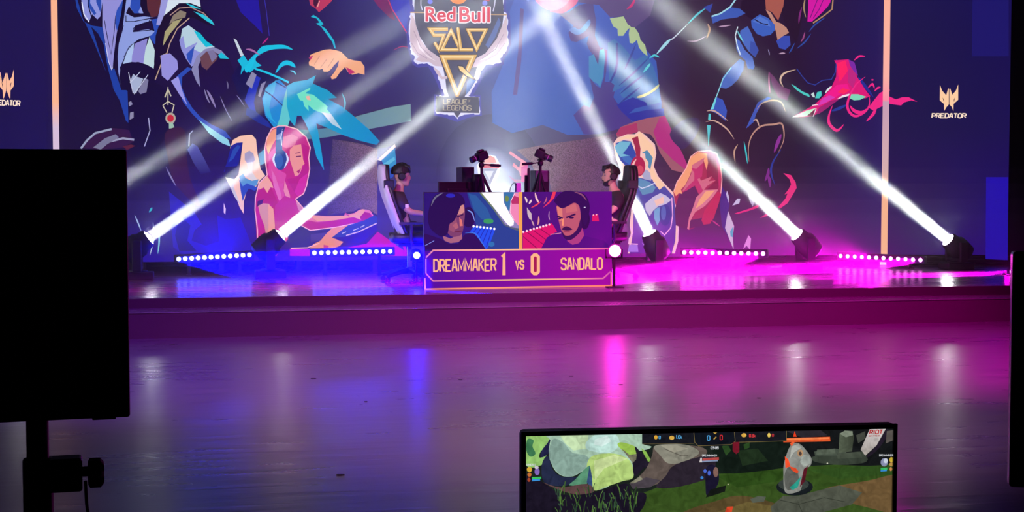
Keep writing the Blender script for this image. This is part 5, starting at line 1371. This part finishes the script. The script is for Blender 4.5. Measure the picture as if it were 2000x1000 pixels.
def player(px, Y, rz, label, lean, hair_style, shirt, tilt):
    q = on_y(px, 500, Y); t = thing('person', label, 'person', (q.x, Y, ST), rz, 'players at the table')
    hc = Vector((-.09 + lean, 0, 1.25))
    B = {'pel': (Vector((-.06, 0, .6)), (.14, .105)), 'bel': (Vector((-.1, 0, .74)), (.135, .1)), 'che': (Vector((-.13 + lean * .4, 0, .9)), (.15, .11)), 'clav': (Vector((-.14 + lean * .7, 0, 1.01)), (.1, .08)),
         'nb': (Vector((-.13 + lean * .8, 0, 1.08)), .055), 'nt': (Vector((-.105 + lean, 0, 1.16)), .052), 'sku': (Vector((-.1 + lean, 0, 1.22)), .05)}
    E = [('pel', 'bel'), ('bel', 'che'), ('che', 'clav'), ('clav', 'nb'), ('nb', 'nt'), ('nt', 'sku')]
    for s, k in ((-1, 'r'), (1, 'l')):
        B[k + 'sh'] = (Vector((-.14 + lean * .7, s * .17, 1.005)), .06); B[k + 'ua'] = (Vector((-.1 + lean * .5, s * .215, .92)), .05); B[k + 'el'] = (Vector((-.03 + lean * .3, s * .225, .83)), .04)
        B[k + 'fa'] = (Vector((.1, s * .19, .812)), .035); B[k + 'wr'] = (Vector((.245, s * .14, .785)), .024)
        B[k + 'hi'] = (Vector((-.02, s * .09, .58)), .085); B[k + 'th'] = (Vector((.18, s * .11, .59)), .078); B[k + 'kn'] = (Vector((.4, s * .12, .57)), .056); B[k + 'ca'] = (Vector((.4, s * .12, .4)), .052)
        B[k + 'an'] = (Vector((.39, s * .12, .1)), .036); B[k + 'to'] = (Vector((.5, s * .13, .045)), .035)
        E += [('clav', k + 'sh'), (k + 'sh', k + 'ua'), (k + 'ua', k + 'el'), (k + 'el', k + 'fa'), (k + 'fa', k + 'wr'), ('pel', k + 'hi'), (k + 'hi', k + 'th'), (k + 'th', k + 'kn'), (k + 'kn', k + 'ca'), (k + 'ca', k + 'an'), (k + 'an', k + 'to')]
    mb = MB(); V, F = skin_mesh(B, E, 'pel'); mb.add(V, F)
    HM = head_part(mb, hc, tilt)
    for s, k in ((-1, 'r'), (1, 'l')): hand(mb, B[k + 'wr'][0], (1, -s * .12, -.12), -s)
    mb.build('body', SKIN, t, smooth='full')
    # T-shirt
    N = {k: (B[k][0], tuple(x + .014 for x in (B[k][1] if isinstance(B[k][1], tuple) else (B[k][1],) * 2))) for k in ('pel', 'bel', 'che', 'clav', 'rsh', 'lsh', 'rua', 'lua')}
    N['nk'] = (B['nb'][0] - Vector((0, 0, .012)), .062)
    N['hem'] = (B['pel'][0] + Vector((.01, 0, -.07)), (.155, .12))
    EE = [('hem', 'pel'), ('pel', 'bel'), ('bel', 'che'), ('che', 'clav'), ('clav', 'nk'), ('clav', 'rsh'), ('rsh', 'rua'), ('clav', 'lsh'), ('lsh', 'lua')]
    for k in 'rl':
        N[k + 's2'] = (B[k + 'ua'][0].lerp(B[k + 'el'][0], .62), .058); EE.append((k + 'ua', k + 's2'))
    V, F = skin_mesh(N, EE, 'pel'); sh = MB().add(V, F).build('t_shirt', shirt, t, smooth='full')
    MB().box((-.02, -.02, -.002), (.02, .02, .002), Matrix.Translation(B['rua'][0] + Vector((.035, -.058, -.02))) @ Matrix.Rotation(R_(90), 4, 'X')).build('sleeve_badge', WHITEP, sh)
    N = {'pel': (B['pel'][0] - Vector((0, 0, .02)), (.155, .115))}; EE = []
    for k in 'rl':
        for j, r in (('hi', .1), ('th', .09), ('kn', .07), ('ca', .066), ('an', .05)): N[k + j] = (B[k + j][0], r)
        EE += [('pel', k + 'hi'), (k + 'hi', k + 'th'), (k + 'th', k + 'kn'), (k + 'kn', k + 'ca'), (k + 'ca', k + 'an')]
    V, F = skin_mesh(N, EE, 'pel'); MB().add(V, F).build('trousers', DENIM, t, smooth='full')
    for k in 'rl':
        f = B[k + 'an'][0]; rs = []
        for x, w_, h_ in ((-.07, .03, .09), (-.03, .042, .1), (.04, .045, .085), (.11, .048, .065), (.17, .04, .045), (.19, .02, .03)):
            rs.append([(f.x + x, f.y + y * w_, z) for y, z in ((-1, .004), (-1, h_ * .6), (-.5, h_), (.5, h_), (1, h_ * .6), (1, .004))])
        MB().rings(rs).build('shoe', RUBBER, t, smooth='full', sub=1)
    # hair
    hb = MB(); n = 26; rs = []
    for j in range(9):
        ph = j / 8; z = .13 - .0 * ph; r = []
        el = R_(90 - ph * 100)
        for i in range(n):
            a = 2 * math.pi * i / n; rr = 1 + .05 * math.sin(5 * a + j) + .04 * math.sin(11 * a + 2 * j)
            x, y, zz = math.cos(el) * math.cos(a) * (.122 if hair_style == 'loose' else .113) * rr, math.cos(el) * math.sin(a) * (.098 if hair_style == 'loose' else .09) * rr, math.sin(el) * (.118 if hair_style == 'loose' else .106) * rr
            front = max(0, math.cos(a))
            ca = math.cos(a); lim = (.055 if hair_style == 'crop' else .035) if ca > .35 else (-.07 if ca < -.2 else -.07 + (ca + .2) / .55 * (.125 if hair_style == 'crop' else .105))
            if zz < lim:
                k_ = .86 if ca > .2 else .97
                x, y, zz = x * k_, y * k_, lim - .004 * j
            r.append((x - .008, y, zz + .036))
        rs.append(r)
    hb.rings(rs, HM)
    random.seed(len(label))
    for i in range(26):
        a = random.uniform(-.9, .9); y = math.sin(a) * .07
        x0 = .06 + .02 * math.cos(a)
        hb.tube([(x0 - .055, y, .124), (x0 + .0, y * 1.05, .112 + random.uniform(-.004, .01)), (x0 + .017, y * 1.1 + random.uniform(-.008, .008), (.07 if hair_style == 'crop' else .05) + random.uniform(-.012, .012))], [.018, .014, .003], 6, HM)
    hb.build('hair', HAIR, t, smooth='full')
    fm = MB()
    for s in (-1, 1):
        fm.tube([(.085, s * .014, .04), (.088, s * .03, .045), (.078, s * .048, .04)], [.003, .0045, .0025], 6, HM)
    fm.build('eyebrows', HAIR, t, smooth='full')
    for s in (-1, 1): MB().ball((.077, s * .029, .016), (.01, .014, .008), 8, HM).build('eye', mat('eye', (.3, .27, .25), .2), t, smooth='full')
    MB().tube([(.086, -.022, -.062), (.094, 0, -.06), (.086, .022, -.062)], [.002, .006, .002], 8, HM).build('mouth', mat('lips', (.4, .18, .16), .5), t, smooth='full')
    if hair_style == 'crop':
        bd = MB(); rs = []
        for z, x, w_ in ((-.123, .065, .03), (-.112, .088, .045), (-.088, .096, .058), (-.068, .092, .064), (-.045, .06, .069), (-.01, .01, .073)):
            rs.append([(x - .05 * (1 - math.cos(a)) / 2 * 1.4, w_ * math.sin(a), z) for a in (R_(d) for d in range(-95, 96, 19))] + [(x - .09, w_ * .5, z), (x - .09, -w_ * .5, z)])
        bd.rings(rs, HM); bd.tube([(.088, -.03, -.058), (.1, 0, -.048), (.088, .03, -.058)], [.003, .006, .003], 8, HM)
        bd.build('beard', HAIR, t, smooth='full')
    # headset
    hs_ = thing('headset', 'black over-ear headset worn by the ' + ('right' if rz else 'left') + ' player', 'headset', (0, 0, 0), 0, 'player headsets')
    W_ = Matrix.Translation((q.x, Y, ST)) @ Matrix.Rotation(rz, 4, 'Z') @ HM
    loc = W_.translation.copy(); hs_.location = loc; R0 = W_.to_3x3().to_4x4()
    MB().tube([(-.012, .098 * math.sin(a), .005 + .143 * math.cos(a)) for a in (R_(d) for d in range(-92, 93, 8))], .0095, 10, R0).build('headband', BLACK, hs_, smooth=True)
    for s in (-1, 1):
        Mx = R0 @ aim((-.012, s * .083, -.005), (0, s, 0))
        MB().lathe([(0, -.002), (.038, -.002), (.045, .006), (.045, .018), (.034, .032), (0, .034)], Mx, 22).build('ear_cup', BLACK, hs_, smooth=True)
    MB().tube([(.015, .1, -.03), (.06, .095, -.07), (.1, .05, -.078)], [.004, .003, .006], 8, R0).build('microphone', RUBBER, hs_, smooth=True)
    return t
SHIRT_L = mat('dark_maroon_cotton', (.03, .012, .018), .9, bump=.4, scale=900)
player(800, CLY, 0, 'player with dark tousled hair in a dark T-shirt, seated left of the table facing right', .0, 'loose', SHIRT_L, 4)
player(1184, CRY, R_(180), 'bearded player in a black T-shirt, seated right of the table facing left', .04, 'crop', CLOTH, 2)

# ------------------------------------------------------------------ loose things on the floor
p0, p1 = on_z(1502, 503, ST + .16), on_z(1527, 521, ST + .012)
rd = thing('metal_rod', 'thin pink-lit rod lying slanted on the stage right of the inner pink LED bar', 'rod', (p1.x, p1.y, ST))
MB().tube([(0, 0, .02), (p0.x - p1.x, p0.y - p1.y, .02)], .018, 10).build('rod', WHITEP, rd, smooth=True)
MB().tube([(-.0, -.03, .018), (0, .03, .018)], .018, 8).build('end_cap', RUBBER, rd, smooth=True)
for i, (x, y) in enumerate(((612, 740), (900, 742), (664, 928), (714, 785), (1117, 735), (1212, 752), (1482, 778))):
    c = on_z(x, y, 0.0); random.seed(i); n = 6
    pts = [(c.x + .02 * random.uniform(.5, 1.2) * math.cos(2 * math.pi * k / n), c.y + .014 * random.uniform(.6, 1.2) * math.sin(2 * math.pi * k / n)) for k in range(n)]
    tag(MB().rings([[(a, b, z) for a, b in pts] for z in (.0005, .004)]).build('scrap', RUBBER), 'tiny dark scrap lying on the hall floor', 'scrap', 'scraps on the hall floor')

# ------------------------------------------------------------------ near screens
Zt = 3.2
R1t, R1b = at_depth(248, 292, Zt * 1.0), at_depth(247, 819, Zt * 1.0)
yaw = HEAD_YAW + R_(-0)                                     # camera-facing yaw
ang = R_(16.7)
# local axes: u runs left along the slab, n towards the camera
u = (-RT * math.cos(ang) - Vector((FW.x, FW.y, 0)).normalized() * math.sin(ang)).normalized()
nn = Vector((-u.y, u.x, 0)); nn = -nn if nn.dot(-R1t + CAM) < 0 else nn
tv = thing('screen_on_stand', 'large black screen on a pole stand at the left edge, dark side to the viewer', 'screen', (R1t.x, R1t.y, 0))
M = Matrix(((u.x, -nn.x, 0, 0), (u.y, -nn.y, 0, 0), (0, 0, 1, 0), (0, 0, 0, 1)))
zb_, zt_ = R1b.z, R1t.z
MB().box((0, 0, zb_), (1.12, .03, zt_), M).build('panel', MATTE, tv, bev=.006)
MB().box((.08, .03, zb_ + .06), (1.04, .07, zt_ - .1), M).build('electronics_housing', MATTE, tv, bev=.01)
MB().box((.03, 0, zb_ - .003), (.08, .026, zb_ + .004), M).build('control_lip', MATTE, tv, bev=.002)
pc = at_depth(72, 850, Zt * .985)
px_ = (pc - Vector((R1t.x, R1t.y, 0))); px_.z = 0
lx, ly = px_.dot(u), px_.dot(-nn)
zc = at_depth(72, 905, Zt * .985).z
st = MB().tube([M @ Vector((lx, .045, .02)), M @ Vector((lx, .045, zt_ - .25))], .0235, 20).build('pole', MATTE, tv, smooth=True)
cl = MB(); cl.box((lx - .062, .0, zc - .32), (lx + .034, .09, zc), M)
# the camera sees the clamp's right side: u runs left, so right is -u
cl = MB(); c0 = M @ Vector((lx, .045, 0))
def uvz(a, b, z): return M @ Vector((lx + a, .045 + b, z))
cl.tube([uvz(0, 0, zc - .34), uvz(0, 0, zc - .0)], .032, 20)
cl.rings([[uvz(-.02 + e * .0, f, z) for f in (-.03, .03)] + [uvz(-.092, f, z) for f in (.03, -.03)] for e, z in ((0, zc - .075), (0, zc - .002))])
cl.build('clamp', MATTE, tv, bev=.006)
kn = MB(); kn.tube([uvz(-.09, 0, zc - .036), uvz(-.108, 0, zc - .036)], .011, 12)
a_, b_ = uvz(-.104, 0, zc - .04), uvz(-.138, 0, zc - .04)
ax = (b_ - a_).normalized(); KM = aim(a_, ax)
kn.rings([[(r * (1 + .12 * math.cos(6 * 2 * math.pi * i / 36)) * math.cos(2 * math.pi * i / 36), r * (1 + .12 * math.cos(6 * 2 * math.pi * i / 36)) * math.sin(2 * math.pi * i / 36), z) for i in range(36)] for r, z in ((.024, 0), (.031, .004), (.031, .026), (.022, .034))], KM)
kn.build('clamp_knob', RUBBER, tv, smooth=True)
MB().tube(catmull([uvz(-.098, -.035, zc - .05), uvz(-.1, -.04, zc - .1), uvz(-.105, -.04, zc - .18), uvz(-.1, -.03, zc - .5)], False, 6), .0035, 8).build('cable', RUBBER, tv, smooth=True)
for k in range(3):
    a = R_(40 + 120 * k)
    MB().tube([M @ Vector((lx, .045, .34)), M @ Vector((lx + .2 * math.cos(a), .045 + .2 * math.sin(a), .16)), M @ Vector((lx + .42 * math.cos(a), .045 + .42 * math.sin(a), .013))], .012, 10).build('leg', MATTE, tv, smooth=True)

Zr = 2.7
A_, B_ = at_depth(1979, 491, Zr), at_depth(1973, 957, Zr)
tr2 = thing('screen_on_stand', 'black screen edge on a stand at the right border of the view', 'screen', (A_.x, A_.y, 0))
ur = (RT * math.cos(R_(10)) - Vector((FW.x, FW.y, 0)).normalized() * math.sin(R_(10))).normalized(); nr_ = Vector((-ur.y, ur.x, 0)); nr_ = -nr_ if nr_.dot(CAM - A_) < 0 else nr_
M2 = Matrix(((ur.x, -nr_.x, 0, 0), (ur.y, -nr_.y, 0, 0), (0, 0, 1, 0), (0, 0, 0, 1)))
MB().box((0, 0, B_.z), (.7, .035, A_.z), M2).build('panel', mat('gloss_black_plastic', (.006, .006, .007), .22), tr2, bev=.006)
MB().box((.1, .035, B_.z + .06), (.6, .07, A_.z - .06), M2).build('electronics_housing', MATTE, tr2, bev=.01)
MB().tube([M2 @ Vector((.35, .06, .02)), M2 @ Vector((.35, .06, A_.z - .15))], .0235, 20).build('pole', MATTE, tr2, smooth=True)
for k in range(3):
    a = R_(30 + 120 * k)
    MB().tube([M2 @ Vector((.35, .06, .34)), M2 @ Vector((.35 + .4 * math.cos(a), .06 + .4 * math.sin(a), .013))], .012, 10).build('leg', MATTE, tr2, smooth=True)

# gaming monitor on a desk close to the viewer
Zm = 2.41
TLp, TRp = at_depth(1018, 843.5, Zm * .985), at_depth(1752.5, 827.5, Zm * 1.016)
um = (TRp - TLp); um.z = 0; wm = um.length; um.normalize(); nm = Vector((-um.y, um.x, 0)); nm = -nm if nm.dot(CAM - TLp) < 0 else nm
ztop = (TLp.z + TRp.z) / 2; hm = .365
gm = thing('gaming_monitor', 'monitor showing a green fantasy forest game, close at the bottom right', 'monitor', (TLp.x, TLp.y, ztop - hm))
M3 = Matrix(((um.x, -nm.x, 0, 0), (um.y, -nm.y, 0, 0), (0, 0, 1, 0), (0, 0, 0, 1)))
MB().box((0, .004, 0), (wm, .03, hm), M3).build('casing', BLACK, gm, bev=.006)
bz = MB(); bw = .0065
bz.box((0, -.002, hm - bw - .001), (wm, .006, hm), M3).box((0, -.002, 0), (wm, .006, .02), M3).box((0, -.002, .018), (bw + .001, .006, hm - bw), M3).box((wm - bw, -.002, .018), (wm, .006, hm - bw), M3)
bz.build('bezel', BLACK, gm)
GP = picture_mat('game_picture', .92, mottle=55)
org = Vector((TLp.x, TLp.y, 0))
ga = Art(placer(org + nm * -.0035, nm), step=.00001)
_pl = lambda x, y, l: on_plane(x, y, org + nm * (-.0035 + l), nm)
def clampm(x, y, l):
    q = _pl(x, y, l); d_ = q - org; a_ = min(max(d_.dot(um), bw * .6), wm - bw * .6); z = min(max(q.z, ztop - hm + .018), ztop - bw * .6)
    o_ = org + um * a_ + nm * (-.0035 + l); return Vector((o_.x, o_.y, z))
ga.place = clampm
_g, _hud = [], False
for ln in GAME_ART.strip().splitlines():
    if ln.startswith('p 191a22'): _hud = True
    if ln[:2] == 'p ' and len(ln.split()) > 7 and not _hud: ln = 's' + ln[1:]      # soft painted edges
    _g.append(ln)
ga.draw('\n'.join(_g))
random.seed(7)
for i in range(90):
    x = random.uniform(1080, 1245); y = random.uniform(965, 1020); h_ = random.uniform(10, 26); dx = random.uniform(-8, 8)
    ga.line([(x, y), (x + dx * .4, y - h_ * .6), (x + dx, y - h_)], random.uniform(1.2, 2.4), lin(random.choice(['3a5a2c', '4a6c34', '2c4424', '587c3c', '34503a'])), taper=False)
WH, BL_, RD_ = lin('d8dce0'), lin('60b8f0'), lin('d83a40')
ga.text('RIOT', 1698.5, 840.5, 1723, 847.5, 2, lin('b82c30'), gap=.35, slope=-.03, lean=1)
ga.text('GAMES', 1697, 850.5, 1718, 852.5, .7, lin('b04a48'), gap=.4, slope=-.03)
ga.text('0', 1381.5, 851, 1386.5, 860, 1.6, lin('58b4f4')); ga.text('0', 1406.5, 850, 1411, 859, 1.6, lin('d83038'))
ga.text('0', 1287, 851.5, 1290, 857, 1, BL_); ga.text('1.0k', 1320.5, 850.5, 1332.5, 856.5, 1.2, BL_, gap=.3)
ga.text('0.8k', 1463.5, 848, 1475.5, 853.5, 1.2, RD_, gap=.3); ga.text('0', 1508, 847.5, 1511, 852.5, 1, RD_)
ga.text('03:09', 1388.5, 872.5, 1403, 877, 1.1, WH, gap=.35)
ga.text('DREAMMAKER', 1371.5, 888, 1400, 891.5, .7, WH, gap=.35)
ga.text('SANDALO', 1028.5, 906, 1046, 909.5, .7, WH, gap=.35)
ga.text('DREAMMAKER', 1717.5, 887.5, 1744, 891, .7, WH, gap=.35)
local(ga.build('game_picture', GP), gm)
DH = .735
MB().box((wm / 2 - .035, .03, DH - (ztop - hm)), (wm / 2 + .035, .06, .2), M3).build('stand_column', DARKM, gm, bev=.006)
MB().box((wm / 2 - .13, -.08, DH - (ztop - hm) + .001), (wm / 2 + .13, .12, DH - (ztop - hm) + .014), M3).build('stand_foot', DARKM, gm, bev=.004)
ds = thing('desk', 'plain dark desk under the gaming monitor', 'desk', (TLp.x, TLp.y, 0))
MB().box((-.35, -.5, DH - .03), (wm + .35, .3, DH), M3).build('desktop', mat('desk_laminate', (.03, .028, .03), .4), ds, bev=.004)
for a in (-.3, wm + .3):
    for b in (-.45, .25): MB().box((a - .025, b - .025, 0), (a + .025, b + .025, DH - .03), M3).build('leg', DARKM, ds, bev=.004)
